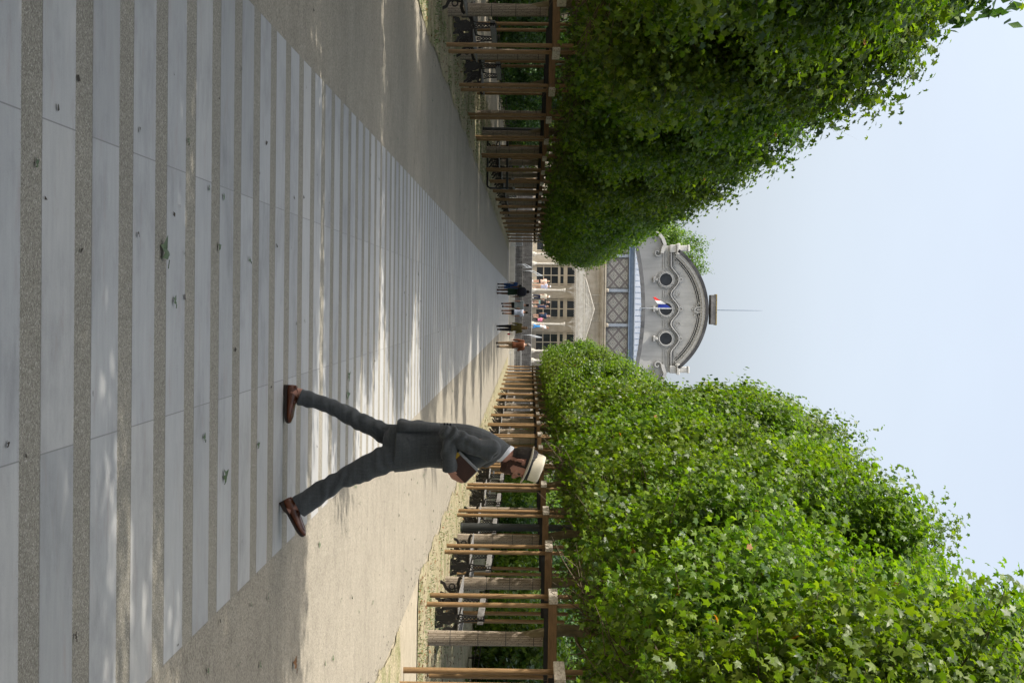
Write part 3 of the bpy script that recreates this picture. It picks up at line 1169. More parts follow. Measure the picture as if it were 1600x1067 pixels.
yy_ += 4 * .35 + 1.0
for k in range(5):
    zz_ += .165
    mb.box((0, yy_ + k * .35 - .02, zz_ - .018), (60, .06, .04))
mb.build('nosing', 'slat', stp)
MB().box((0, 153.42, .46 + .17 * 4 - .03), (60, .06, .075)).build('landing_edge', 'step_pale')
tag(bpy.data.objects['landing_edge'], kind='structure')
YT = y + 5 * .35 - .1
mb = MB()
mb.box((0, YT + 22, zt + .03 - .2), (80, 44, .4))
tag(mb.build('terrace', 'step_pale'), kind='structure')
ZT = zt + .03
MB().box((0, YT - .05, ZT - .06), (80, .12, .13)).build('terrace_edge', 'step_pale')
tag(bpy.data.objects['terrace_edge'], kind='structure')


def handrail(pts, label):
    t = empty('handrail', (0, 0, 0), label, 'handrail', 'handrails on the steps')
    mb = MB()
    for off in (0,):
        mb.tube([(p[0] + off, p[1] + off * .3, p[2] + .9) for p in pts], .032, 8)
        mb.tube([(p[0] + off, p[1] + off * .3, p[2] + .6) for p in pts], .022, 8)
    mb.build('rail', 'steel', t, True)
    for off in (0,):
        for p in pts:
            MB().tube([(p[0] + off, p[1] + off * .3, p[2] - .05), (p[0] + off, p[1] + off * .3, p[2] + .9)], .028, 8).build('post', 'steel', t, True)
    return t


handrail([(-3.45, 151.3, .5), (-3.2, 152.3, 1.0)], 'double steel handrail on the lower left flight of the steps')
handrail([(-2.95, 153.6, 1.15), (-2.55, 155.4, 2.0)], 'double steel handrail on the upper left flight of the steps')
handrail([(2.75, 153.6, 1.15), (3.0, 155.4, 2.0)], 'steel handrail on the right of the steps beside the brown-sweatered person')


def barrier(loc, rz, label):
    t = empty('crowd_barrier', loc, label, 'barrier', 'barriers at the foot of the steps', rz)
    mb = MB()
    mb.tube([(-1, 0, .2), (-1, 0, 1.0), (-.93, 0, 1.08), (.93, 0, 1.08), (1, 0, 1.0), (1, 0, .2), (-1, 0, .2)], .022, 8)
    mb.build('frame', 'steel', t, True)
    mb = MB()
    for k in range(17):
        x = -.9 + k * .1125
        mb.tube([(x, 0, .2), (x, 0, 1.08)], .009, 5)
    mb.build('bars', 'steel', t)
    for s in (-.8, .8):
        MB().tube([(s, -.3, .0), (s, -.05, .18), (s, 0, .25), (s, .05, .18), (s, .3, 0)], .018, 6).build('foot', 'steel', t, True)
    return t


barrier((-5.35, 148.0, 0), 1.2, 'grey metal crowd barrier at the left foot of the steps by the last posts')
barrier((4.95, 148.2, 0), .25, 'grey metal crowd barrier at the right foot of the steps by the last posts')

YF = 185.0


def XZ(x, u, Y=YF):
    return meas(x, u, Y)


pav = empty('pavilion', (XZ(830, 482)[0], YF, ZT), 'pale stone pavilion with arched attic gable, round windows and glass canopy', 'building')
PX, PZ = pav.location.x, pav.location.z


def lx(x, u, Y=YF):
    a, b = XZ(x, u, Y)
    return a - PX, b - PZ


ztop_open = lx(900, 480)[1]
zc0 = lx(938, 480)[1]
zc1 = lx(946, 480)[1]
zb0 = lx(981.5, 480)[1]
zb1 = lx(990, 480)[1]
sp_, dw = 3.58, 2.3
mb = MB()
xs = [k * sp_ for k in range(-8, 9)]
for k in range(-8, 9):
    xa = xs[k + 8] - sp_ / 2
    wpier = sp_ - dw
    mb.box((xa, .25, ztop_open / 2 - .1), (wpier, .5, ztop_open + .2))
    mb.box((xa, -.04, .28), (wpier + .04, .1, .56))
    mb.box((xa, -.02, ztop_open - .5), (wpier + .02, .08, .16))
mb.box((0, .25, (ztop_open + zc0) / 2), (62, .5, zc0 - ztop_open))
for zz in (ztop_open + .12, ztop_open + 1.15, (ztop_open + zc0) / 2 + .75):
    mb.box((0, -.015, zz), (62, .06, .07))
mb.build('wall', 'stone', pav)
mb = MB()
mb.box((0, -.1, zc0 + .08), (62, .75, .16))
mb.box((0, -.22, zc0 + .26), (62, .95, .2))
mb.box((0, -.3, zc1 - .06), (62, 1.15, .16))
for k in range(-60, 61):
    mb.box((k * .5, -.36, zc0 + .13), (.2, .26, .1))
mb.build('cornice', 'stone', pav)
# doors
rows = [(838, 848), (849.5, 860), (861, 871.3), (875, 880), (886, 898)]
for k in range(-4, 5):
    X = xs[k + 8]
    mb = MB()
    mb.box((X, .40, ztop_open / 2), (dw, .05, ztop_open))
    for xx in (-1.1, -.93, 0, .93, 1.1):
        wd = .10 if xx in (-1.1, 1.1) else (.12 if xx else .1)
        mb.box((X + xx, .34, ztop_open / 2), (wd, .1, ztop_open))
    zs_ = [lx(a, 480)[1] for r in rows for a in r]
    zedges = [(0, zs_[0])] + [(zs_[2 * i + 1], zs_[2 * i + 2]) for i in range(4)] + [(zs_[-1], ztop_open)]
    for a, b in zedges:
        mb.box((X, .345, (a + b) / 2), (dw, .085, b - a))
    d = mb.build('door', 'door', pav)
    mg = MB()
    for i in range(5):
        a, b = zs_[2 * i], zs_[2 * i + 1]
        for xa, xb in ((-1.04, -.99), (-.87, -.05), (.05, .87), (.99, 1.04)):
            if i == 4 and xa == -.87:
                xb = .87
            if i == 4 and xa == .05:
                continue
            mg.box((X + (xa + xb) / 2, .355, (a + b) / 2), (xb - xa, .05, b - a))
    mg.build('pane', 'glass', d)

# frieze of diamond panels between zinc mullions
mb = MB()
mb.box((0, .3, (zc1 + zb0) / 2), (62, .4, zb0 - zc1))
mb.build('frieze', 'frieze', pav)
msp = (lx(960, 508)[0] - lx(960, 454)[0])
m0 = lx(960, 454)[0]
for k in range(-4, 6):
    x = m0 + k * msp
    MB().box((x, -.05, (zc1 + zb0) / 2), (.34, .3, zb0 - zc1), bev=.05).build('mullion', 'zinc_light', pav)
    mb = MB()
    for z_ in (zc1 + .1, zb0 - .08):
        mb.box((x + msp / 2, .06, z_), (msp - .5, .1, .1))
    for s in (-1, 1):
        mb.box((x + msp / 2 + s * (msp / 2 - .3), .06, (zc1 + zb0) / 2), (.1, .1, zb0 - zc1 - .26))
    mb.build('panel_frame', 'stone_dark', pav)
    MB().box((x, -.35, zc1 + .16), (.42, .3, .32), bev=.08).build('corbel', 'stone', pav)
mb = MB()
mb.box((0, .05, (zb0 + zb1) / 2), (62, .8, zb1 - zb0))
mb.box((0, -.08, zb0 + .06), (62, 1.0, .08))
mb.build('metal_beam', 'zinc', pav)
MB().box((0, -.1, zb1 + .05), (62, 1.1, .09)).build('gutter', 'zinc_light', pav)
# bowed sheet roof strip
zr0 = zb1 + .1
mb, ms = MB(), MB()
rise = lx(1003, 482)[1] - zr0
N = 60
prev = None
for k in range(-N, N + 1):
    x = k * .62
    top = zr0 + max(.04, rise - .017 * x * x)
    p = (Vector((x, .15, zr0)), Vector((x, 1.5, top)))
    if prev:
        a, b = prev
        mb.add([a, p[0], p[1], b], [(0, 1, 2, 3)])
    prev = p
    if abs(x) < 7:
        ms.tube([p[0] + Vector((0, -.02, .03)), p[1] + Vector((0, -.02, .03))], .028, 5)
mb.build('sheet_roof', 'roof_blue', pav)
ms.build('roof_seam', 'zinc', pav)
line = [(x * .6, zr0 + max(.0, rise - .017 * (x * .6) ** 2) + .22) for x in range(-22, 23)]
MB().strip(line, .3, .22, 1.6, 2.2).build('arch_flashing', 'stone_dark', pav)

# attic gable -------------------------------------------------------
YG = 190.0
gd = YG - YF


def g(x, u):
    return lx(x, u, YG)


gc = 483.2
Rp, cxp = 120.0, 988.0


def arc(Rr, x_end, n=36):
    a0 = math.acos(max(-1, min(1, (x_end - cxp) / Rr)))
    return [g(cxp + Rr * math.cos(a0 - 2 * a0 * k / n), gc + Rr * math.sin(a0 - 2 * a0 * k / n)) for k in range(n + 1)]


gw = [g(985, 340), g(985, 626), g(1022, 626), g(1027, 606), g(1034, 584), g(1060, 578)] + arc(112, 1060)[0:] + [g(1060, 388), g(1034, 382), g(1027, 360), g(1022, 340)]
gab = MB()
gab.prism(gw, gd, gd + 1.6)
gable = gab.build('attic_gable', 'stone_grey', pav)


def gpart(mb, name, mat, smooth=False):
    return mb.build(name, mat, gable, smooth)


mb = MB()
mb.strip(arc(109.5, 1057), 0, .28, gd - .35, gd + .1)
mb.strip(arc(113.5, 1057), 0, .36, gd - .75, gd + .1)
gpart(mb, 'arch_cornice', 'stone_grey')
mb = MB()
mb.strip(arc(117.6, 1060), 0, .34, gd - 1.0, gd + 1.7)
gpart(mb, 'cornice_cap', 'soot')
mb = MB()
da = arc(107.2, 1056, 44)
for (x, z_) in da:
    ang = math.atan2(x, z_ - g(cxp, gc)[1])
    mb.box((x, gd - .2, z_), (.17, .42, .28), Matrix.Rotation(ang, 3, 'Y'))
gpart(mb, 'dentils', 'stone_grey')
mb = MB()
mb.strip(arc(103.5, 1054), 0, .07, gd - .12, gd)
mb.strip(arc(101, 1053), 0, .05, gd - .08, gd)
gpart(mb, 'arch_moulding', 'stone_grey')
mb = MB()
mb.strip(arc(105.0, 1056), .0, .32, gd - .03, gd)
gpart(mb, 'dark_band', 'soot')  # dark strip filling the gaps behind the dentils

# round windows with surrounds
wu = (437, 483, 529)
for u in wu:
    cx_, cz_ = g(1040, u)

    def circ(r, n=32, ry=1.0):
        return [(cx_ + math.sin(2 * PI * k / n) * r, cz_ + math.cos(2 * PI * k / n) * r * ry) for k in range(n + 1)]
    mb = MB()
    mb.strip(circ(.68), .0, .10, gd - .36, gd)
    mb.strip(circ(.80), .0, .14, gd - .22, gd)
    mb.strip(circ(.98), .0, .06, gd - .1, gd)
    for s in range(12):
        a = 2 * PI * s / 12
        mb.box((cx_ + math.sin(a) * .88, gd - .24, cz_ + math.cos(a) * .88), (.1, .1, .13), Matrix.Rotation(a, 3, 'Y'))
    mb.box((cx_, gd - .2, cz_ - 1.3), (.62, .3, .22), bev=.04)
    mb.box((cx_, gd - .2, cz_ - 1.05), (.3, .34, .3), bev=.04)
    w = gpart(mb, 'round_window', 'stone_grey')
    mq = MB()
    mq.strip(circ(.995), .0, .035, gd - .03, gd)
    mq.strip(circ(.77), .0, .03, gd - .24, gd)
    mq.build('soot_ring', 'stone_dark', w)
    mp = MB()
    mp.prism([(x, z_) for x, z_ in circ(.68)[:-1]][::-1], gd - .04, gd + .1)
    mp.build('pane', 'glass', gable)
# wavy hood moulding
top = [g(1047, 393)]
for u in wu:
    for k in range(15):
        q = -1 + 2 * k / 14
        top.append(g(1047 + 12.5 * (.5 + .5 * math.cos(PI * q)) ** .8, u + 21.5 * q))
top.append(g(1047, 573))
mb = MB()
mb.strip(top, .0, .13, gd - .42, gd)
mb.strip([(x, z_ - .2) for x, z_ in top], .0, .08, gd - .24, gd)
for i in range(len(top) - 1):
    for f in (.0, .25, .5, .75):
        x = top[i][0] * (1 - f) + top[i + 1][0] * f
        z_ = top[i][1] * (1 - f) + top[i + 1][1] * f
        mb.box((x, gd - .16, z_ - .12), (.09, .3, .11))
gpart(mb, 'hood_moulding', 'stone_grey')
mb = MB()
mb.strip([(x, z_ + .14) for x, z_ in top], .0, .11, gd - .05, gd)
mb.strip([(x, z_ - .04) for x, z_ in top], .02, .02, gd - .43, gd - .3)
gpart(mb, 'sooty_line', 'soot')
mb = MB()
for ua, ub in ((393, 420), (454, 466), (500, 512), (546, 573)):
    mb = MB()
    for xx in (1036.5, 1039, 1041.5):
        a, b = g(xx, ua), g(xx, ub)
        mb.box(((a[0] + b[0]) / 2, gd - .06, a[1]), (b[0] - a[0], .12, .09))
    gpart(mb, 'string_course', 'stone_grey')
for u in wu:
    mb = MB()
    cx_, cz_ = g(1062, u)
    ring = [(cx_ + math.sin(2 * PI * k / 14) * .2, cz_ + math.cos(2 * PI * k / 14) * .26) for k in range(15)]
    mb.strip(ring, .07, .07, gd - .36, gd)
    mb.box((cx_, gd - .15, cz_ - .1), (.22, .3, .5), bev=.05)
    for s in (-1, 1):
        mb.strip([(cx_ + s * .25, cz_ - .25), (cx_ + s * .42, cz_ - .1), (cx_ + s * .38, cz_ + .06), (cx_ + s * .27, cz_)], .05, .05, gd - .22, gd)
    gpart(mb, 'keystone_scroll', 'stone_grey')
for (u, s) in ((460, -1), (506, 1), (398, -1), (569, 1), (412, 1), (553, -1)):
    mb = MB()
    cx_, cz_ = g(1060 if u in (460, 506) else 1057, u)
    sprl = [(cx_ + s * (.1 + .025 * k) * math.cos(.55 * k), cz_ + (.1 + .025 * k) * math.sin(.55 * k)) for k in range(12)]
    mb.strip(sprl, .035, .035, gd - .14, gd)
    gpart(mb, 'scroll_relief', 'stone_grey')
mb = MB()
cx_, cz_ = g(1091, 484)
rel = random.Random(2)
mb.strip([(cx_ + math.sin(2 * PI * k / 16) * .3, cz_ + math.cos(2 * PI * k / 16) * .42) for k in range(17)], .08, .08, gd - .34, gd)
mb.box((cx_, gd - .12, cz_), (.36, .26, .5), bev=.08)
for k in range(26):
    a = rel.uniform(0, 2 * PI)
    r = rel.uniform(.4, .85)
    mb.box((cx_ + math.sin(a) * r * 1.0, gd - .1, cz_ + math.cos(a) * r * .8), (rel.uniform(.08, .2), rel.uniform(.2, .36), rel.uniform(.08, .2)), Matrix.Rotation(rel.uniform(0, 3), 3, 'Y'), bev=.03)
gpart(mb, 'cartouche', 'stone_grey')
# corner blocks, side scrolls, top block
for u, s in ((388, -1), (578, 1)):
    mb = MB()
    for (xa, xb, ua, ub, dd) in ((1046, 1056, -7, 5, .5), (1056.5, 1061, -10, 7, .9), (1061.5, 1073, -5, 4, .6), (1073.2, 1076, -6, 5, .7)):
        a = g(xa, u + (s * ub if s < 0 else -ub) if False else u + min(s * ua, s * ub))
        b = g(xb, u + max(s * ua, s * ub))
        mb.box(((a[0] + b[0]) / 2, gd + .2 - dd / 2, (a[1] + b[1]) / 2), (abs(b[0] - a[0]), dd + .6, abs(b[1] - a[1])), bev=.05)
    gpart(mb, 'corner_block', 'stone_grey')
for s, ux in ((-1, 395), (1, 570)):
    mb = MB()
    c0 = g(1027, ux)
    sprl = []
    for k in range(15):
        a = 1.6 + .5 * k
        r = .10 + .028 * k
        sprl.append((c0[0] - s * r * math.cos(a), c0[1] + r * math.sin(a)))
    tail = [g(1036, ux + s * 7), g(1038.5, ux + s * 13), g(1035, ux + s * 22), g(1027, ux + s * 32), g(1014, ux + s * 44)]
    mb.strip(sprl, .065, .065, gd - .4, gd)
    mb.strip([g(1034, ux - s * 1)] + tail, .16, .2, gd - .6, gd + 1.0)
    gpart(mb, 'side_scroll', 'stone_grey')
mb = MB()
a, b = g(1109, 461), g(1116.5, 507)
mb.box(((a[0] + b[0]) / 2, gd + .1, (a[1] + b[1]) / 2), (b[0] - a[0], 2.2, b[1] - a[1]), bev=.04)
gpart(mb, 'top_block', 'stone_dark')
mb = MB()
c = g(1117.4, 484)
mb.box((c[0], gd + .1, c[1]), (b[0] - a[0] + .16, 2.3, .14), bev=.03)
gpart(mb, 'coping', 'lichen')
a, b = g(1120, 484.6), g(1191, 485.5)
MB().tube([(a[0], gd + .1, a[1]), (a[0], gd + .1, a[1] * .25 + b[1] * .75), (a[0], gd + .1, b[1])], [.05, .035, .015], 6).build('lightning_rod', 'zinc', gable)
# hall behind the gable
MB().box((0, gd + 14, g(1030, 480)[1] / 2), (60, 24, g(1030, 480)[1])).build('hall', 'stone_grey', pav)

# glass entrance canopy ---------------------------------------------
YC = 181.0
cd = YC - YF


def cc(x, u):
    return lx(x, u, YC)


zf0, zf1 = cc(900, 482)[1], cc(913, 482)[1]
xa, xb = cc(905, 396)[0], cc(905, 566)[0]
mb = MB()
mb.box(((xa + xb) / 2, cd, (zf0 + zf1) / 2), (xb - xa, .05, zf1 - zf0))
for s in (xa, xb):
    mb.box((s, cd / 2, (zf0 + zf1) / 2), (.05, -cd, zf1 - zf0))
canopy = mb.build('canopy', 'canopy_glass', pav)
mb = MB()
mb.box(((xa + xb) / 2, cd / 2, zf1 + .04), (xb - xa, -cd + .2, .04))
zp = cc(928, 482)[1]
hw = 3.3
for s in (-1, 1):
    mb.add([(0, cd - .05, zp), (s * hw, cd - .05, zf1 + .12), (s * hw, 0, zf1 + .12), (0, 0, zp)], [(0, 1, 2, 3)])
mb.add([(-hw, cd - .03, zf1 + .1), (hw, cd - .03, zf1 + .1), (0, cd - .03, zp)], [(0, 1, 2)])
mb.build('canopy_roof', 'canopy_glass', canopy)
mb = MB()
for k in range(-16, 17):
    x = (xa + xb) / 2 + k * (xb - xa) / 32
    mb.box((x, cd - .05, (zf0 + zf1) / 2), (.04, .05, zf1 - zf0))
for zz in (zf0, zf0 + .3, zf1):
    mb.box(((xa + xb) / 2, cd - .07, zz), (xb - xa, .07, .07))
for k in range(-6, 7):
    mb.tube([(k * hw / 6.0, cd - .08, zf1 + .08), (0, cd - .08, zp)], .02, 5)
for s in (-1, 1):
    mb.tube([(s * hw, cd - .08, zf1 + .1), (0, cd - .08, zp + .03)], .05, 6)
n = 46
for k in range(n):
    x = xa + (xb - xa) * (k + .5) / n
    r = (xb - xa) / n * .42
    ring = [(x + math.sin(2 * PI * j / 8) * r, zf0 - .12 + math.cos(2 * PI * j / 8) * r) for j in range(9)]
    mb.strip(ring, .02, .02, cd - .07, cd - .03)
mb.build('iron_lace', 'white_paint', canopy)
for u in (397, 412, 453, 506, 548, 563):
    x = cc(850, u)[0]
    mb = MB()
    rings = []
    zc_ = cc(882, 482)[1]
    for z_, r in ((0, .24), (.28, .24), (.30, .18), (.36, .16), (.5, .105), (zc_ - .35, .085), (zc_ - .3, .13), (zc_ - .2, .11), (zc_, .2), (zc_ + .08, .2)):
        rings.append([Vector((x + math.cos(2 * PI * k / 14) * r, cd + .15 + math.sin(2 * PI * k / 14) * r, z_)) for k in range(14)])
    mb.loft(rings)
    for s in (-1, 1):
        for (w, h0) in ((1.15, .1), (.75, .12), (.4, .2)):
            ln = [(x + s * (.1 + w * (1 - math.cos(t * PI / 2))), zc_ + h0 * .4 + (zf0 - zc_ - h0 * .4) * math.sin(t * PI / 2)) for t in [q / 8 for q in range(9)]]
            mb.strip(ln, .022, .022, cd + .1, cd + .18)
        ring = [(x + s * .45 + math.sin(2 * PI * j / 10) * .16, zf0 - .3 + math.cos(2 * PI * j / 10) * .16) for j in range(11)]
        mb.strip(ring, .018, .018, cd + .1, cd + .18)
    mb.build('column', 'white_paint', canopy, False)
mb = MB()
for u in (461, 474, 488, 501):
    a = lx(926, u)
    mb.tube([(a[0], -.08, lx(925, u)[1]), (a[0], -.08, zc0)], .03, 6)
mb.build('tie_rod', 'white_paint', pav)

# flagpole and flag
a, b = lx(993, 481.5), lx(1051, 482.2)
fp = MB().tube([(0, 0, 0), (0, 0, b[1] - a[1])], [.06, .035], 8).build('flagpole', 'steel', None, True)
fp.location = (a[0] + PX, YF + 1.2, a[1] + PZ)
tag(fp, 'thin white flagpole standing on the pavilion roof strip', 'flagpole')
fl = MB()
p0 = lx(1049, 481.5)
fx, fz = p0[0] + PX, p0[1] + PZ
nx, nz = 15, 8
pts = []
L_, Hh = 2.3, 1.45
for i in range(nx + 1):
    s = i / nx
    for j in range(nz + 1):
        t_ = j / nz
        # limp cloth: swings out left and sags
        dx = -L_ * (.5 * s)
        dz = -L_ * (.74 * s ** 1.1) - Hh * t_ * (1 - .8 * s ** .7)
        dy = .16 * math.sin(s * 9 + t_ * 1.5) * s
        pts.append((dx + .05 * math.sin(t_ * 4) * s, dy, dz))
for i in range(nx):
    for j in range(nz):
        q = i * (nz + 1) + j
        mi = 0 if i < nx / 3 else (1 if i < 2 * nx / 3 else 2)
        fl.add([pts[q], pts[q + nz + 1], pts[q + nz + 2], pts[q + 1]], [(0, 1, 2, 3)], mi)
M['fblue'] = simple('blue flag cloth', (.012, .03, .23), (.01, .025, .2), .7)
M['fwhite'] = simple('white flag cloth', (.75, .75, .75), (.7, .7, .7), .7)
M['fred'] = simple('red flag cloth', (.7, .03, .025), (.6, .025, .02), .7)
fo = fl.build('flag', ['fblue', 'fwhite', 'fred'], None, True)
fo.location = (fx - .04, YF + 1.2, fz)
tag(fo, 'limp blue, white and red flag hanging from the roof flagpole', 'flag')

# tall tree behind the pavilion, houses far to the sides
t = empty('tall_tree', (XZ(900, 396, 222)[0], 222, 0), 'tall green tree rising behind the left shoulder of the pavilion', 'tree')
part_from(BTR, 'trunk', t, scale=(1, 1, 2.4))
c = part_from(CROWN['RF'], 'crown', t, (0, 0, 4.2), (1.5, 1.2, 2.0))


def house(loc, w, d, h, label, rz=0):
    t = empty('house', loc, label, 'house', rz=rz)
    MB().box((0, 0, h / 2), (w, d, h)).build('wall', 'stone', t)
    MB().prism([(-w / 2 - .3, h + .01), (w / 2 + .3, h + .01), (w / 2 - 1.2, h + 2.6), (-w / 2 + 1.2, h + 2.6)], -d / 2 - .3, d / 2 + .3).build('roof', 'zinc', t)
    for st in range(int(h // 3)):
        for k in range(int(w // 2.4)):
            x = -w / 2 + 1.2 + k * 2.4
            f = MB().box((x, -d / 2 - .02, 1.7 + st * 3), (1.15, .12, 1.9)).build('window', 'white_paint', t)
            mg = MB()
            for sx in (-.27, .27):
                mg.box((x + sx, -d / 2 - .075, 1.7 + st * 3), (.44, .03, 1.6))
            mg.build('pane', 'glass', f)
    return t


house((-30, 150, 0), 18, 12, 9.5, 'pale house glimpsed between the posts at the far left', .5)
house((34, 150, 0), 18, 12, 9.5, 'pale house glimpsed behind the shrubs at the far right', -.5)


# ------------------------------------------------------------------ people
def skin(name, c):
    return simple(name, c, tuple(v * .8 for v in c), .5, 30, bstr=.05, spec=.35)


M['skin_pale'] = skin('fair skin', (.48, .28, .2))
M['skin_dark'] = skin('dark skin', (.11, .055, .032))
M['skin_tan'] = skin('tanned skin', (.36, .19, .125))


def cloth(name, c, scale=40):
    if name not in M:
        M[name] = simple(name, c, tuple(v * .75 for v in c), .85, scale, bstr=.15, spec=.15, sheen=.15)
    return name


def hand(mb, w, d, nrm, side, size=1.0, curl=.5, open_=.0):
    """palm, four bent fingers of different length and a thumb from the side of the palm"""
    d = Vector(d).normalized()
    nrm = Vector(nrm)
    nrm = (nrm - d * nrm.dot(d)).normalized()
    s = d.cross(nrm) * side
    w = Vector(w)
    k = size
    for j in range(4):
        off = s * (.027 - .018 * j) * k
        mb.tube([w - d * .01 * k + off * .6, w + d * .045 * k + off * .9, w + d * (.088 - .004 * abs(j - 1)) * k + off], [.014 * k, .0135 * k, .011 * k], 7)
    for j, ln in enumerate((.070, .080, .074, .058)):
        p = w + d * (.085 - .004 * abs(j - 1)) * k + s * (.027 - .018 * j) * k
        a = curl * (.75 + .12 * j) * .6
        pts = [p]
        for q, f in enumerate((.45, .32, .23)):
            dir_ = d * math.cos(a) + nrm * math.sin(a)
            p = p + dir_ * ln * f * k
            pts.append(p)
            a += curl * (.9 - .1 * q)
        mb.tube(pts, [.0092 * k, .0086 * k, .0078 * k, .0062 * k], 7)
    p = w + d * .022 * k + s * .026 * k
    dir1 = (d * .7 + s * .62 + nrm * .25).normalized()
    dir2 = (d * .85 + s * .2 + nrm * .45).normalized()
    mb.tube([p, p + dir1 * .036 * k, p + dir1 * .036 * k + dir2 * .03 * k, p + dir1 * .036 * k + dir2 * .052 * k], [.0125 * k, .0105 * k, .0095 * k, .007 * k], 7)


def ell(cx, cy, z, rx, ry, n=16, p=2.2):
    out = []
    for k in range(n):
        a = 2 * PI * k / n
        c, s = math.cos(a), math.sin(a)
        out.append(Vector((cx + rx * math.copysign(abs(c) ** (2 / p), c), cy + ry * math.copysign(abs(s) ** (2 / p), s), z)))
    return out


def human(loc, label, H, yaw, skinm, top, bottom, hair, hairlen=.0, sleeve='short', legs='trousers', stride=.1, arms='down', shoes=(.02, .02, .02),
          bag=None, hat=None, lean=0.0, group='people walking at the far end'):
    t = empty('person', loc, label, 'person', group, yaw)
    ph = 1
    hip = [Vector((s * .052 * H, 0, .49 * H)) for s in (-1, 1)]
    knee = [Vector((s * .055 * H, -s * stride * .35 + .02 * H * (1 if s * stride < 0 else .3), .275 * H)) for s in (-1, 1)]
    ank = [Vector((s * .05 * H, -s * stride, .05 * H + (.03 * H if s > 0 and stride > .05 else 0))) for s in (-1, 1)]
    lean_y = lambda z: lean * max(0, z / H - .5) * H
    sh = [Vector((s * .112 * H, lean_y(.8 * H), .803 * H)) for s in (-1, 1)]
    elb, wri, hd = [], [], []
    for i, s in enumerate((-1, 1)):
        if arms == 'down' or (arms == 'one' and s < 0):
            elb.append(Vector((s * .145 * H, lean_y(.64 * H) - .01 + s * stride * .3, .63 * H)))
            wri.append(Vector((s * .15 * H, lean_y(.5 * H) + .04 + s * stride * .7, .485 * H)))
            hd.append((Vector((s * .0, .12, -1)), Vector((-s, .2, 0))))
        else:
            elb.append(Vector((s * .15 * H, lean_y(.64 * H) - .03, .63 * H)))
            wri.append(Vector((s * .10 * H, lean_y(.64 * H) + .13 * H, .66 * H)))
            hd.append((Vector((-s * .4, 1, .15)), Vector((-s * .6, 0, -.8))))
    torso = [(.46, .088, .062), (.51, .098, .068), (.585, .083, .058), (.66, .090, .064), (.73, .10, .068), (.785, .105, .06), (.815, .08, .05), (.838, .034, .034), (.875, .030, .032)]

    def torso_loft(mb, z0, z1, inf, flare=0.0):
        rs_ = []
        sel = [q for q in torso if z0 <= q[0] <= z1]
        if sel[0][0] > z0:
            sel = [(z0, sel[0][1], sel[0][2])] + sel
        for z_, rx, ry in sel:
            rs_.append(ell(0, lean_y(z_ * H), z_ * H, rx * H + inf + flare * max(0, .6 - z_), ry * H + inf + flare * max(0, .6 - z_)))
        mb.loft(rs_)
    mb = MB()
    torso_loft(mb, .46, .88, 0)
    hc = Vector((0, lean_y(.93 * H) + .012 * H, .932 * H))
    rings = []
    for z_, f, b, w in ((-.075, .045, .02, .026), (-.06, .055, .03, .036), (-.04, .057, .042, .041), (-.01, .056, .052, .044), (.02, .054, .055, .0455), (.045, .045, .05, .041), (.06, .03, .034, .028), (.068, .01, .012, .01)):
        r_ = []
        for k in range(16):
            a = 2 * PI * k / 16
            yy = math.cos(a) * (f if math.cos(a) > 0 else b) * H
            r_.append(Vector((math.sin(a) * w * H, hc.y + yy, hc.z + z_ * H)))
        rings.append(r_)
    mb.loft(rings)
    mb.tube([hc + Vector((0, .053, .012)) * H, hc + Vector((0, .066, -.014)) * H, hc + Vector((0, .054, -.02)) * H], [.006 * H, .009 * H, .006 * H], 6)
    for s in (-1, 1):
        mb.tube([hc + Vector((s * .043, 0, .012)) * H, hc + Vector((s * .05, -.004, 0)) * H, hc + Vector((s * .044, -.002, -.018)) * H], [.006 * H, .009 * H, .006 * H], 6)
    for i in range(2):
        mb.tube([hip[i], hip[i] * .5 + knee[i] * .5, knee[i], knee[i] * .6 + ank[i] * .4, ank[i]], [.053 * H, .045 * H, .033 * H, .033 * H, .022 * H], 10)
        mb.tube([ank[i] + Vector((0, -.03 * H, -.02 * H)), ank[i] + Vector((0, .02 * H, -.028 * H)), ank[i] + Vector((0, .1 * H, -.038 * H))], [.022 * H, .024 * H, .014 * H], 8)
        mb.tube([sh[i] + Vector((-.03 * H * (1 if i else -1), 0, .005)), sh[i], elb[i], elb[i] * .5 + wri[i] * .5, wri[i]], [.035 * H, .031 * H, .024 * H, .022 * H, .015 * H], 9)
        hand(mb, wri[i], hd[i][0], hd[i][1], (1 if i else -1), 1.0, .45)
    b = mb.build('body', skinm, t)
    remesh(b, .0105, 3)
    # garments
    mb = MB()
    z0 = .47 if legs != 'dress' else .34
    if z0 < .46:
        mb.loft([ell(0, 0, .33 * H, .115 * H, .09 * H), ell(0, 0, .42 * H, .108 * H, .08 * H), ell(0, 0, .5 * H, .104 * H, .075 * H)])
        torso_loft(mb, .47, .825, .014)
    else:
        torso_loft(mb, .47, .825, .016, .05)
    for i in range(2):
        if sleeve == 'long':
            mb.tube([sh[i] + Vector((-.035 * H * (1 if i else -1), 0, .004)), sh[i], elb[i], elb[i] * .1 + wri[i] * .9], [.042 * H, .04 * H, .034 * H, .024 * H], 10)
        elif sleeve == 'short':
            mb.tube([sh[i] + Vector((-.035 * H * (1 if i else -1), 0, .004)), sh[i], sh[i] * .3 + elb[i] * .7], [.042 * H, .041 * H, .038 * H], 10)
    remesh(mb.build('top', cloth('cloth ' + label[:24] + ' top', top), t), .014, 3)
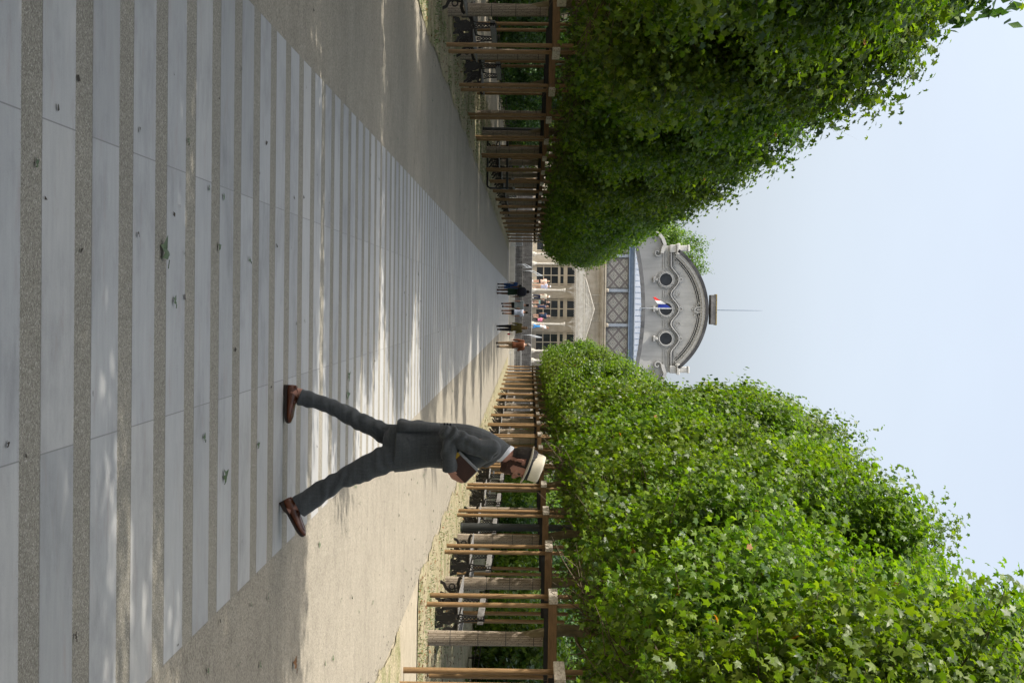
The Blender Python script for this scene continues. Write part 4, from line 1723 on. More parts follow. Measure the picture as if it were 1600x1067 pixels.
    if legs != 'dress':
        mb = MB()
        torso_loft(mb, .46, .60, .009)
        for i in range(2):
            if legs == 'trousers':
                mb.tube([hip[i] + Vector((0, 0, .03)), hip[i] * .5 + knee[i] * .5, knee[i], ank[i] + Vector((0, 0, .015 * H))], [.058 * H, .052 * H, .042 * H, .036 * H], 10)
            elif legs == 'shorts':
                mb.tube([hip[i] + Vector((0, 0, .03)), hip[i] * .45 + knee[i] * .55], [.06 * H, .056 * H], 10)
            elif legs == 'long_shorts':
                mb.tube([hip[i] + Vector((0, 0, .03)), knee[i]], [.06 * H, .05 * H], 10)
        remesh(mb.build('shorts' if 'shorts' in legs else 'trousers', cloth('cloth ' + label[:24] + ' bottom', bottom), t), .013, 3)
    for i in range(2):
        mb = MB()
        a = ank[i]
        mb.loft([ell(a.x, a.y - .005 * H, a.z + .012 * H, .028 * H, .03 * H), ell(a.x, a.y + .02 * H, a.z - .015 * H, .029 * H, .055 * H), ell(a.x, a.y + .035 * H, a.z - .035 * H, .030 * H, .078 * H), ell(a.x, a.y + .035 * H, a.z - .05 * H, .030 * H, .08 * H)])
        mb.build('shoe', cloth('shoe %.2f %.2f %.2f' % shoes, shoes), t, True)
    # hair
    if hair:
        mb = MB()
        rings = []
        for z_, f, b_, w in ((-.035, -.008, .048, .041), (-.01, .012, .058, .048), (.02, .052, .061, .05), (.047, .05, .056, .045), (.065, .034, .04, .031), (.075, .01, .012, .01)):
            r_ = []
            for k in range(16):
                a = 2 * PI * k / 16
                yy = math.cos(a) * (f if math.cos(a) > 0 else b_) * H
                r_.append(Vector((math.sin(a) * w * H, hc.y + yy - .003, hc.z + z_ * H)))
            rings.append(r_)
        mb.loft(rings)
        if hairlen:
            mb.loft([ell(0, hc.y - .04 * H, hc.z + .02 * H, .045 * H, .025 * H), ell(0, hc.y - .05 * H, hc.z - .05 * H, .05 * H, .026 * H), ell(0, hc.y - .06 * H, hc.z - hairlen, .045 * H, .018 * H), ell(0, hc.y - .06 * H, hc.z - hairlen - .03, .02 * H, .01 * H)])
        mb.build('hair', cloth('hair %.2f %.2f %.2f' % hair, hair), t, True)
    if hat:
        mb = MB()
        mb.loft([ell(0, hc.y, hc.z + .018 * H, .052 * H, .062 * H), ell(0, hc.y, hc.z + .05 * H, .05 * H, .058 * H), ell(0, hc.y, hc.z + .076 * H, .03 * H, .035 * H)])
        mb.loft([ell(0, hc.y + .03 * H, hc.z + .022 * H, .06 * H, .075 * H), ell(0, hc.y + .03 * H, hc.z + .028 * H, .06 * H, .075 * H)])
        mb.build('hat', cloth('hat %.2f %.2f %.2f' % hat, hat), t, True)
    return t


def pos(x, u, Y, z=0.0):
    return ((u - VU - ROLL * (x - VX)) * Y / F_PX, Y, z)


def backpack(person_loc, H, w, h, d, z, mat, label, y_off=-.16, rz=0.0, dx=0):
    mb = MB()
    rings = []
    for q, kx, ky in ((-.5, .6, .5), (-.42, .92, .9), (-.1, 1, 1), (.3, .95, .95), (.45, .7, .7), (.5, .3, .3)):
        rings.append(ell(0, 0, q * h, w / 2 * kx, d / 2 * ky, 16, 3))
    mb.loft(rings)
    mb.tube([(-.1, .05, h * .35), (-.12, .2, h * .42), (-.12, .24, h * .1), (-.1, .1, -h * .3)], .018, 6)
    mb.tube([(.1, .05, h * .35), (.12, .2, h * .42), (.12, .24, h * .1), (.1, .1, -h * .3)], .018, 6)
    o = mb.build('backpack', cloth('bag ' + label[:20], mat), None, True)
    o.location = (person_loc[0] + dx, person_loc[1] + y_off, person_loc[2] + z)
    o.rotation_euler = (0, 0, rz)
    return tag(o, label, 'backpack')


g1 = 'people walking away down the avenue'
l1 = pos(776, 455.5, 92)
human(l1, 'person in a dark green tunic and bare legs carrying a round black backpack', 1.74, 0, 'skin_dark', (.018, .04, .025), (.02, .02, .02), (.012, .01, .01), 0, 'short', 'dress', .05, 'down', (.10, .05, .04), group=g1)
backpack(l1, 1.74, .5, .5, .3, 1.33, (.012, .013, .02), 'round black backpack on the back of the person in dark green', -.24)
human(pos(779, 446.5, 93.5), 'child in blue clothes half hidden beside the person with the round backpack', 1.32, .2, 'skin_dark', (.02, .05, .14), (.025, .06, .16), (.01, .01, .01), 0, 'short', 'long_shorts', .12, 'down', (.015, .015, .015), group=g1)
human(pos(785, 476.5, 107), 'person in a loose grey shirt and black shorts with a shoulder strap', 1.72, 0, 'skin_tan', (.30, .32, .31), (.015, .015, .015), (.015, .012, .01), 0, 'short', 'shorts', .16, 'one', (.02, .02, .02), group=g1)
human(pos(785.5, 487.5, 108), 'person in a pale blue shirt and dark shorts beside the grey shirt', 1.68, 0, 'skin_tan', (.48, .52, .62), (.02, .02, .022), (.02, .015, .01), 0, 'short', 'shorts', .1, 'down', (.1, .07, .04), group=g1)
l5 = pos(776, 512, 92)
human(l5, 'person with long brown hair in an olive jacket and black trousers', 1.66, 0, 'skin_pale', (.085, .07, .018), (.012, .012, .014), (.14, .085, .045), .30, 'long', 'trousers', .2, 'one', (.05, .045, .04), group=g1)
human(pos(775, 538.5, 91), 'person in a rust brown sweater and khaki trousers with short grey hair', 1.82, 0, 'skin_pale', (.12, .04, .016), (.27, .19, .115), (.22, .2, .19), 0, 'long', 'trousers', .1, 'one', (.018, .016, .014), group=g1)
# small red bag carried by the olive jacket person
mb = MB().box((0, 0, 0), (.09, .16, .17), bev=.03)
mb.tube([(0, -.05, .08), (0, -.03, .2), (0, .03, .2), (0, .05, .08)], .008, 5)
o = mb.build('bag', cloth('red bag', (.45, .03, .04)), None, True)
o.location = (l5[0] + .33, l5[1] + .1, .66)
tag(o, 'small red bag hanging beside the olive jacketed person', 'bag')

g2 = 'people standing on the terrace by the canopy'
YP = 158.5


def tp(u, dy=0):
    return pos(832, u, YP + dy, ZT)


human(tp(439.5), 'person in a pale peach top and black shorts at the left of the terrace', 1.62, 2.6, 'skin_pale', (.62, .45, .36), (.012, .012, .014), (.35, .26, .13), .1, 'short', 'shorts', .05, 'one', (.6, .6, .6), group=g2)
human(tp(447.5, -.5), 'person in a lavender white shirt and white cap left of the canopy column', 1.70, .6, 'skin_pale', (.62, .62, .78), (.5, .36, .25), None, 0, 'short', 'shorts', .12, 'down', (.3, .2, .15), hat=(.75, .75, .78), group=g2)
human(tp(463.5), 'person in a cream blouse and navy trousers right of the canopy column', 1.64, .4, 'skin_pale', (.68, .64, .52), (.012, .018, .05), (.5, .42, .3), .05, 'short', 'trousers', .16, 'down', (.6, .6, .6), hat=(.75, .74, .7), group=g2)
human(tp(472), 'person in a black top and turquoise shorts before the middle door', 1.66, 2.9, 'skin_pale', (.02, .02, .022), (.22, .36, .36), (.3, .27, .25), 0, 'short', 'shorts', .05, 'one', (.4, .3, .3), group=g2)
human(tp(479, .8), 'person in a navy dress with brown hair before the middle door', 1.58, 2.2, 'skin_pale', (.018, .024, .055), (.02, .02, .04), (.12, .06, .03), .12, 'short', 'dress', .08, 'one', (.5, .5, .5), group=g2)
human(tp(493.5), 'person in a dark navy shirt with bare legs at the right of the middle door', 1.68, 0, 'skin_pale', (.02, .035, .075), (.02, .03, .06), (.4, .24, .2), 0, 'short', 'shorts', .1, 'down', (.05, .05, .06), group=g2)
human(tp(499.5, -.3), 'small child in a pink top beside the navy shirted person', 1.18, 0, 'skin_pale', (.65, .2, .3), (.015, .015, .02), (.1, .05, .03), .1, 'short', 'trousers', .12, 'down', (.03, .03, .03), group=g2)
human(tp(509.5, -.4), 'person in bright blue trousers and a light grey top leaning by the column', 1.60, -1.1, 'skin_pale', (.42, .43, .44), (.03, .24, .6), (.24, .13, .07), .05, 'short', 'trousers', .2, 'one', (.4, .4, .4), lean=.25, group=g2)

# ------------------------------------------------------------------ the walking man
S_M = 225.4
MY = 11.95
MX = (715 - 533.5) / F_PX * 11.98 + 11.98 * .02166
man = empty('person', (MX, MY, 0), 'man in a grey suit and cream hat striding right with a book under his arm', 'person')


def mp(x, u, y=0.0):
    xx = x - 440.5 + (u - 640) * ROLL
    return Vector(((u - 715) / S_M - ROLL * (x - 440) / S_M, y, xx / S_M))


def pair_ring(pb, pf, yc, yh, n=28, p=2.25):
    """ring spanning the back point pb and the front point pf (photo measures), half depth yh"""
    b, f = mp(*pb), mp(*pf)
    c = (b + f) / 2
    h = (f - b) / 2
    out = []
    for k in range(n):
        a = 2 * PI * k / n
        ca, sa = math.cos(a), math.sin(a)
        ca = math.copysign(abs(ca) ** (2 / p), ca)
        sa = math.copysign(abs(sa) ** (2 / p), sa)
        out.append(c + h * ca + Vector((0, yc - yh * sa, 0)))
    return out


def suit():
    t = NT('grey checked suiting')
    v = t.coord()
    s = t.n('ShaderNodeSeparateXYZ')
    t.put(s.inputs[0], v)
    base = t.ramp(t.noise(t.coord(scale=(1, 1, 1)), 180, 3), [(.3, (.039, .0425, .044)), (.7, (.070, .0755, .078))])
    big = t.noise(v, 5, 4)
    base = t.mix(.35, base, t.ramp(big, [(.3, (.8, .8, .8)), (.7, (1.15, 1.15, 1.15))]), 'MULTIPLY')

    def lines(sock, per, w):
        f = t.math('ABSOLUTE', t.math('SUBTRACT', t.math('FRACT', t.math('DIVIDE', sock, per)), .5))
        return t.math('LESS_THAN', f, w)
    diag = t.math('ADD', s.outputs[0], t.math('MULTIPLY', s.outputs[1], .9))
    ln = t.math('MAXIMUM', lines(s.outputs[2], .062, .045), lines(diag, .052, .05))
    ln2 = t.math('MAXIMUM', lines(s.outputs[2], .031, .06), lines(diag, .026, .06))
    col = t.mix(t.math('MULTIPLY', ln, .28), base, (.075, .085, .095))
    col = t.mix(t.math('MULTIPLY', ln2, .22), col, (.02, .024, .03))
    wv = t.noise(v, 420, 2)
    t.bsdf(col, .78, .25, wv, .15, .002, sheen=.12)
    return t.m


M['suit'] = suit()
M['shirt'] = simple('white shirt cotton', (.72, .73, .75), (.62, .63, .66), .8, 30)
M['leather'] = simple('polished brown leather', (.15, .047, .017), (.07, .02, .009), .28, 14, spec=.5, bstr=.1)
M['sole'] = simple('dark shoe sole', (.03, .018, .012), (.018, .012, .01), .6, 14)
M['man_skin'] = skin('man skin', (.46, .225, .16))
M['man_hair'] = simple('dark brown hair', (.022, .013, .009), (.008, .005, .004), .5, 60, (1, 1, .3), .6, .004, spec=.4)
M['man_beard'] = simple('brown beard', (.075, .034, .02), (.03, .014, .009), .7, 90, bstr=.7, bdist=.004)
M['straw'] = simple('cream felt straw', (.75, .68, .535), (.67, .60, .46), .75, 90, bstr=.2, bdist=.002)
M['ribbon'] = simple('black ribbon', (.012, .012, .016), (.008, .008, .01), .6, 40)
M['eye'] = simple('eye', (.03, .02, .015), (.10, .085, .07), .15, 60)
M['book'] = simple('dark brown book cover', (.045, .018, .011), (.028, .011, .007), .5, 12)
M['pages'] = simple('book pages', (.27, .28, .29), (.22, .225, .23), .8, 120, (1, .1, 1))
M['yellow'] = simple('yellow spine tab', (.38, .24, .02), (.3, .19, .015), .6)
M['button'] = simple('black button', (.01, .01, .012), rough=.3)

# head frame: tilted down, origin at the ear
HT = R(15)
HO = mp(811, 723.7, 0.0)
HFW = Vector((math.cos(HT), 0, -math.sin(HT)))
HUP = Vector((math.sin(HT), 0, math.cos(HT)))


def hp(f, h, y=0.0):
    return HO + HFW * f + HUP * h + Vector((0, y, 0))


def to_head(p):
    d = p - HO
    return d.dot(HFW), d.dot(HUP), d.y


HEAD = [(-.107, .080, .035, .024), (-.100, .098, .015, .036), (-.088, .107, -.01, .046), (-.070, .108, -.04, .055), (-.052, .106, -.062, .061),
        (-.034, .106, -.076, .066), (-.014, .105, -.086, .070), (.008, .102, -.093, .073), (.024, .099, -.097, .075), (.036, .103, -.099, .076),
        (.052, .108, -.1, .077), (.078, .104, -.097, .076), (.105, .085, -.083, .066), (.124, .05, -.05, .042), (.13, .01, -.01, .012)]


def head_rings(inf=0.0, n=32):
    rings = []
    for h, f, b, w in HEAD:
        c, hl = (f + b) / 2, (f - b) / 2 + inf
        r_ = []
        for k in range(n):
            a = 2 * PI * k / n
            ca, sa = math.cos(a), math.sin(a)
            wide = 1.0 - .14 * max(0, ca) ** 2
            r_.append(hp(c + hl * math.copysign(abs(ca) ** .86, ca), h, -(w + inf) * sa * wide))
        rings.append(r_)
    return rings


mb = MB()
mb.loft(head_rings())
# nose, lips, brow, ears
mb.tube([hp(.098, .030), hp(.108, .014), hp(.121, -.003), hp(.124, -.012), hp(.110, -.02)], [.007, .0085, .0115, .012, .006], 9)
for s in (-1, 1):
    mb.tube([hp(.100, -.004, s * .012), hp(.110, -.012, s * .0125), hp(.100, -.018, s * .013)], [.006, .008, .005], 7)
    mb.tube([hp(.098, .040, s * .012), hp(.098, .044, s * .032), hp(.082, .038, s * .052)], [.008, .0085, .006], 7)
    mb.tube([hp(.088, -.004, s * .030), hp(.075, -.006, s * .045), hp(.055, .0, s * .058)], [.010, .013, .010], 8)
    ear = [hp(.012, -.026, s * .071), hp(.003, -.030, s * .077), hp(-.008, -.016, s * .083), hp(-.018, .008, s * .088), hp(-.016, .026, s * .090), hp(-.002, .034, s * .088), hp(.010, .026, s * .082), hp(.012, .008, s * .075)]
    mb.tube(ear, [.006, .0085, .0075, .0065, .0065, .0065, .0065, .005], 8)
    mb.tube([hp(-.008, -.016, s * .074), hp(-.006, .006, s * .078), hp(-.003, .022, s * .080)], [.010, .011, .009], 8)
mb.tube([hp(.100, -.040, -.020), hp(.110, -.038, 0), hp(.100, -.040, .020)], [.004, .0068, .004], 7)
mb.tube([hp(.098, -.051, -.018), hp(.108, -.052, 0), hp(.098, -.051, .018)], [.004, .0075, .004], 7)
mb.tube([hp(.085, -.092, 0), hp(.100, -.084, 0)], [.020, .017], 9)
# neck
mb.loft([pair_ring((778, 694), (768, 725), 0, .07), pair_ring((790, 701), (779, 726.5), 0, .062), pair_ring((800, 706), (788, 731), 0, .058), pair_ring((810, 708), (800, 732), 0, .058)])
# trunk, limbs inside the clothes
mb.loft([pair_ring((630, 672), (625, 732), 0, .14), pair_ring((690, 670), (692, 731), 0, .14), pair_ring((750, 680), (745, 728), 0, .16), pair_ring((775, 692), (766, 722), 0, .12), pair_ring((784, 698), (775, 722), 0, .07)])


def limb_pts(lst):
    return [mp(x, u, y) for x, u, y in lst]


mb.tube(limb_pts([(630, 712, -.09), (590, 727, -.09), (536, 748, -.085), (500, 775, -.085), (468, 793, -.085), (452, 801, -.085)]), [.075, .062, .044, .040, .036, .036], 12)
mb.tube(limb_pts([(630, 698, .09), (585, 675, .09), (530, 649, .085), (490, 633, .085), (466, 620, .085), (452, 618, .085)]), [.07, .052, .040, .038, .036, .036], 12)
# near (right) arm and far (left) arm
RS, RE, RW = (766, 702, -.175), (704, 677, -.262), (706, 731, -.235)
LS, LE, LW = (768, 704, .175), (704, 690, .25), (712, 728, .12)
mb.tube(limb_pts([RS, RE]), [.042, .035], 10)
mb.tube(limb_pts([RE, RW, (706.5, 737, -.23)]), [.036, .030, .027], 10)
mb.tube(limb_pts([LS, LE]), [.048, .04], 10)
mb.tube(limb_pts([LE, LW]), [.042, .028], 10)
w = mp(706.5, 736, -.228)
hand(mb, w, Vector((.62, .18, .74)), Vector((-.55, .75, .35)), -1, .98, .62)
w = mp(712, 728, .12)
hand(mb, w, Vector((.55, -.6, .5)), Vector((-.5, -.5, .5)), 1, .98, .6)
body = mb.build('body', 'man_skin', man)
remesh(body, .0042, 3)


def shell(src, name, mat, pred, off, jitter=0.0, freq=60):
    """clothing or hair lying on the body: chosen faces lifted along their normals, closed towards the body"""
    me = src.data
    vn = [v.normal.copy() for v in me.vertices]
    vc = [v.co.copy() for v in me.vertices]
    keep = [p for p in me.polygons if pred(*to_head(p.center))]
    idx, V, Fs = {}, [], []
    for p in keep:
        for i in p.vertices:
            if i not in idx:
                idx[i] = len(V)
                o_ = off + jitter * mnoise.noise(vc[i] * freq)
                V.append(vc[i] + vn[i] * max(.0008, o_))
        Fs.append(tuple(idx[i] for i in p.vertices))
    n = len(V)
    edges = {}
    for f in Fs:
        for a, b in zip(f, f[1:] + f[:1]):
            edges[(a, b)] = edges.get((a, b), 0) + 1
    inv = {v: k for k, v in idx.items()}
    base = {}
    for (a, b) in list(edges):
        if (b, a) not in edges:
            for q in (a, b):
                if q not in base:
                    base[q] = len(V)
                    V.append(vc[inv[q]] - vn[inv[q]] * .003)
            Fs.append((b, a, base[a], base[b]))
    return MB().add(V, Fs).build(name, mat, man, True)


def is_ear(f, h, y):
    return abs(y) > .0735 and -.035 < f < .022 and -.04 < h < .045


def hair_p(f, h, y):
    if is_ear(f, h, y):
        return False
    wob = .006 * mnoise.noise(Vector((f * 90, h * 90, y * 90)))
    if h > .115:
        return False
    if f < -.018:
        return h > -.052 + wob + .10 * max(0, -f - .085)
    if f < .034:
        return h > .012 + wob - (.0 if f > .012 else .02)
    return h > .062 + .2 * (f - .034) and f < .09


def beard_p(f, h, y):
    if h > .02 or h < -.118:
        return False
    wob = .005 * mnoise.noise(Vector((f * 80, h * 80, y * 80)))
    if abs(y) < .021 and f > .094 and -.0555 < h < -.0345:
        return False
    if f > .112 and h > -.03:
        return False
    line = -.028 - .02 * max(0, 1 - abs(f - .06) / .04) + wob
    if f < .034:
        return -.085 + .9 * max(0, .03 - f) < h < .02 and f > .004 + wob
    if abs(y) < .034 and f > .09 and h < -.02:
        return True
    return h < line and f > .02


shell(body, 'hair', 'man_hair', hair_p, .008, .0035, 55)
shell(body, 'beard', 'man_beard', beard_p, .006, .003, 90)
for s in (-1, 1):
    mbe = MB()
    c = hp(.086, .022, s * .032)
    mbe.loft([[c + Vector((math.cos(2 * PI * k / 12) * r, dy, math.sin(2 * PI * k / 12) * r)) for k in range(12)] for dy, r in ((-.0118, .002), (-.008, .0085), (0, .0118), (.008, .0085), (.0118, .002))])
    mbe.build('eye', 'eye', man, True)
    MB().tube([hp(.107, .045, s * .012), hp(.106, .050, s * .03), hp(.087, .045, s * .052)], [.003, .0042, .002], 6).build('eyebrow', 'man_hair', man, True)

# hat --------------------------------------------------------------
hat = MB()
bt_ = R(18.7)
hc_ = mp(822.5, 729.8)
hf = Vector((math.cos(bt_), 0, -math.sin(bt_)))
hu = Vector((math.sin(bt_), 0, math.cos(bt_)))


def hatp(f, y, h):
    return hc_ + hf * f + Vector((0, y, 0)) + hu * h


def hring(rf, ry, h, dip=0.0, n=40, off=0.0, pinch=0.0):
    out = []
    for k in range(n):
        a = 2 * PI * k / n
        ca, sa = math.cos(a), math.sin(a)
        pin = 1 - pinch * math.exp(-((abs(a if a < PI else a - 2 * PI) - .65) / .35) ** 2)
        out.append(hatp(off + rf * ca * pin, ry * sa * pin, h + dip * sa * sa - dip * .25 * ca))
    return out


brim = [hring(.098, .080, .004, .002), hring(.118, .102, .0, .006), hring(.134, .122, .001, .014), hring(.137, .125, .004, .016), hring(.134, .122, .007, .014), hring(.118, .102, .006, .006), hring(.098, .080, .010, .002)]
hat.loft(brim, cap=False)
crown_r = [hring(.101, .083, .003, .002), hring(.1005, .0825, .03, .0), hring(.0995, .081, .07, 0, off=.001, pinch=.01), hring(.0985, .079, .092, .0, off=.001, pinch=.03), hring(.096, .076, .103, .002, off=.001, pinch=.04), hring(.089, .069, .109, .004, off=.001, pinch=.05), hring(.06, .042, .105, .010, pinch=.04), hring(.03, .018, .098, .010)]
hat.loft(crown_r)
hato = hat.build('hat', 'straw', man, True)
for v in hato.data.vertices:
    d = v.co - HO
    q = mnoise.noise(v.co * 14)
    v.co += hu * q * .0022
MB().loft([hring(.1045, .0865, .006, .002), hring(.1045, .0865, .008, .002), hring(.1045, .0865, .036, 0), hring(.101, .083, .0372, 0)], cap=False).build('hat_band', 'ribbon', hato, True)

# jacket -----------------------------------------------------------
mb = MB()
mb.loft([pair_ring((623.5, 658.5), (616.5, 741.5), -.005, .205), pair_ring((636, 659.5), (632, 740), -.005, .195), pair_ring((650, 661), (650, 736.4), 0, .176),
         pair_ring((668, 662.5), (672, 735.8), 0, .166), pair_ring((692, 665), (694, 736.8), 0, .165), pair_ring((715, 666), (718, 738), 0, .178),
         pair_ring((736, 668.5), (738, 738.2), 0, .198), pair_ring((752, 674), (750, 735), 0, .205), pair_ring((766, 681), (762, 730), 0, .200),
         pair_ring((777, 687), (769, 727), 0, .17), pair_ring((786, 692), (773, 725), 0, .125), pair_ring((792, 697), (775, 724.5), 0, .088), pair_ring((797, 700.5), (777, 724.5), 0, .072)], cap=True)
mb.tube(limb_pts([(771, 703, -.12), (765, 703, -.178), (748, 699, -.215), (728, 689, -.245), (708, 679, -.262), (697, 674, -.262)]), [.062, .074, .069, .064, .060, .042], 14)
mb.tube(limb_pts([(701, 669, -.258), (702, 676, -.262), (703.5, 695, -.258), (704.5, 715, -.248), (705, 734.5, -.232)]), [.043, .056, .056, .053, .050], 14)
mb.tube(limb_pts([(771, 703, .12), (765, 704, .178), (728, 694, .235), (703, 688, .25)]), [.062, .072, .064, .055], 14)
mb.tube(limb_pts([(703, 684, .25), (704, 692, .25), (711, 726, .13)]), [.045, .055, .048], 14)
jk = mb.build('jacket', 'suit', man)


def fold(p, freq, seed):
    return mnoise.noise(Vector((p[0] * freq[0] + seed, p[1] * freq[1], p[2] * freq[2])))


def jacket_disp(co, no):
    out = np.zeros(len(co))
    e, sh_ = mp(702, 680), mp(766, 702)
    for i, p in enumerate(co):
        d = .004 * fold(p, (9, 9, 6), 3)
        if p[1] < -.185:       # near sleeve: folds gather at the elbow and the armhole
            de = math.hypot(p[0] - e.x, p[2] - e.z)
            ds = math.hypot(p[0] - sh_.x, p[2] - sh_.z)
            q = p[0] * 1.0 - p[2] * .55
            d += .0115 * math.exp(-(de / .13) ** 2) * math.sin(85 * (p[0] * .55 + p[2] * .9) + 5 * fold(p, (8, 8, 8), 1))
            d += .012 * math.exp(-(ds / .2) ** 2) * math.sin(62 * (p[0] * .95 - p[2] * .28) + 6 * fold(p, (5, 5, 5), 7))
            d += .003 * math.sin(40 * (p[2] + p[0] * .3) + 4 * fold(p, (9, 9, 9), 2))
        else:
            d += .007 * fold(p, (5, 5, 14), 9) * max(0, min(1, (1.25 - p[2]) / .3)) + .005 * math.sin(26 * (p[2] + .8 * p[0]) + 4 * fold(p, (6, 6, 6), 4)) * max(0, 1 - abs(p[2] - 1.0) / .2)
            d += .006 * math.sin(36 * (p[0] * .8 - p[2] * .5) + 4 * fold(p, (4, 4, 4), 5)) * max(0, 1 - abs(p[2] - 1.42) / .12)
        out[i] = d
    return out


remesh(jk, .0062, 3, jacket_disp)
# back vent flap, pocket flap, collar fall, cuff buttons
mb = MB()
fl_ = [[mp(623, 659.8, y) for y in (-.13, -.04, .05)], [mp(655, 660.2, y) for y in (-.125, -.04, .05)], [mp(690, 663.8, y) for y in (-.115, -.04, .05)]]
pf = []
for (x, ub, uf, yb, yf) in ((622.5, 659.3, 676, -.10, -.178), (640, 659.8, 676, -.10, -.176), (665, 661.5, 676, -.10, -.165), (688, 664, 675, -.10, -.155)):
    a, m_, b = mp(x, ub, yb), mp(x, (ub + uf) / 2 - 1.5, (yb + yf) / 2 - .035), mp(x, uf, yf - .012)
    pf.append([a, m_, b, b + Vector((0, .012, 0)), m_ + Vector((.004, .014, 0)), a + Vector((.008, .008, 0))])
mb.loft(pf)
mb.build('vent_flap', 'suit', jk, True)
mb = MB()
r_ = []
for (x, u, y) in ((797.5, 700, -.0), (794, 702, -.052), (789, 708, -.078), (780, 718, -.086), (771, 727, -.075), (760, 734, -.05)):
    p = mp(x, u, y)
    q = mp(x - 13, u - 5 + (797 - x) * .05, y - .045 if y < -.01 else y)
    n_ = Vector((0, -.006, .003))
    r_.append([p, q, q + n_, p + n_ * 1.5])
mb.loft(r_)
r2 = []
for (x, u, y) in ((797.5, 700, 0), (794, 702, .052), (789, 708, .078), (780, 718, .086), (771, 727, .075), (760, 734, .05)):
    p = mp(x, u, y)
    q = mp(x - 13, u - 5 + (797 - x) * .05, y + .045 if y > .01 else y)
    n_ = Vector((0, .006, .003))
    r2.append([p, q, q + n_, p + n_ * 1.5])
mb.loft(r2)
mb.build('jacket_collar', 'suit', jk, True)
mb = MB()
a, b = mp(671, 698, -.172), mp(668, 722, -.150)
dn = (mp(660, 698) - mp(671, 698))
mb.loft([[a, a + dn * .9, a + dn * .9 + Vector((0, -.012, 0)), a + Vector((0, -.014, 0))], [b, b + dn * .9, b + dn * .9 + Vector((0, -.012, 0)), b + Vector((0, -.014, 0))]])
mb.build('pocket_flap', 'suit', jk)
for k in range(3):
    p = mp(694.5 + .4 * k, 718 + 4.6 * k, -.262 + .004 * k)
    MB().loft([[p + Vector((math.cos(2 * PI * q / 10) * r, dy, math.sin(2 * PI * q / 10) * r)) for q in range(10)] for dy, r in ((-.010, .003), (-.009, .0068), (-.003, .0068))]).build('button', 'button', jk)
for k in range(3):
    p = mp(697 + 4.6 * k, 664.4 + .3 * k, -.255)
    MB().loft([[p + Vector((dx, math.cos(2 * PI * q / 10) * r, math.sin(2 * PI * q / 10) * r)) for q in range(10)] for dx, r in ((-.016, .003), (-.014, .0065), (.0, .0065))]).build('button', 'button', jk)
# shirt collar
mb = MB()
ro, ri = [], []
for pbk, pfr, yh in (((793, 698.5), (771, 724.5), .074), ((799, 700.8), (778.5, 726.3), .069), ((803.5, 703.5), (781, 727.2), .067)):
    ro.append(pair_ring(pbk, pfr, 0, yh))
    ri.append(pair_ring((pbk[0], pbk[1] + 1.2), (pfr[0], pfr[1] - 1.2), 0, yh - .006))
mb.loft(ro + ri[::-1], cap=False)
mb.build('shirt_collar', 'shirt', man, True)

# trousers ---------------------------------------------------------
mb = MB()
mb.loft([pair_ring((655, 668), (655, 732), 0, .15), pair_ring((630, 665), (628, 737), 0, .165), pair_ring((610, 668), (608, 735), 0, .15), pair_ring((600, 680), (598, 725), 0, .12)])
mb.loft([pair_ring((640, 685), (636, 739), -.075, .095), pair_ring((618, 691), (617.5, 739.2), -.08, .1), pair_ring((594.7, 699.5), (588, 751.5), -.085, .098), pair_ring((566, 715), (562, 759.5), -.085, .090), pair_ring((541.5, 729.5), (539, 765.5), -.085, .081),
         pair_ring((522, 741), (524, 777), -.085, .077), pair_ring((505, 750), (511, 787), -.085, .076), pair_ring((480, 765), (492, 801.5), -.085, .075), pair_ring((458, 778.6), (478, 811.5), -.085, .075)])
mb.loft([pair_ring((640, 668), (625, 715), .075, .088), pair_ring((618, 671), (602, 708), .08, .09), pair_ring((595, 663.5), (584, 692.5), .085, .088), pair_ring((564, 650), (553, 677.5), .085, .078), pair_ring((536.5, 635.3), (524, 660.5), .085, .073),
         pair_ring((506, 623), (495.5, 646.5), .085, .071), pair_ring((487, 617), (476, 642.5), .085, .071), pair_ring((469.5, 611.5), (460.5, 639), .085, .072)])
tr = mb.build('trousers', 'suit', man)


def trouser_disp(co, no):
    out = np.zeros(len(co))
    k1, k2 = mp(545, 648), mp(522, 760)
    for i, p in enumerate(co):
        d = .004 * fold(p, (7, 7, 5), 2)
        near = p[1] < 0
        k = k2 if near else k1
        dk = math.hypot(p[0] - k.x, p[2] - k.z)
        s = 1 if near else -1
        d += .0065 * math.exp(-(dk / .16) ** 2) * math.sin(75 * (p[2] + s * .15 * p[0]) + 6 * fold(p, (7, 7, 7), 1))
        hq = p[2] - .70
        d += (.006 if not near else .005) * math.exp(-(hq / .14) ** 2) * math.sin(58 * (p[2] - s * .5 * p[0]) + 5 * fold(p, (6, 6, 6), 8))
        cf = p[2] - .2
        d -= .004
        d += .004 * math.exp(-(cf / .12) ** 2) * math.sin(50 * (p[2] * .9 + .4 * p[0]) + 5 * fold(p, (6, 6, 6), 6))
        out[i] = d
    return out


remesh(tr, .0062, 3, trouser_disp)

# shoes ------------------------------------------------------------
SH = [(0.0, .012, .052, .024), (.008, .003, .066, .030), (.03, 0, .080, .0345), (.06, 0, .083, .0355), (.095, .0, .080, .037), (.12, .0, .074, .0385), (.15, .0, .062, .042), (.18, .0, .053, .046),
      (.215, .0, .047, .047), (.245, .002, .042, .043), (.27, .006, .037, .034), (.284, .011, .031, .022), (.289, .017, .025, .010)]


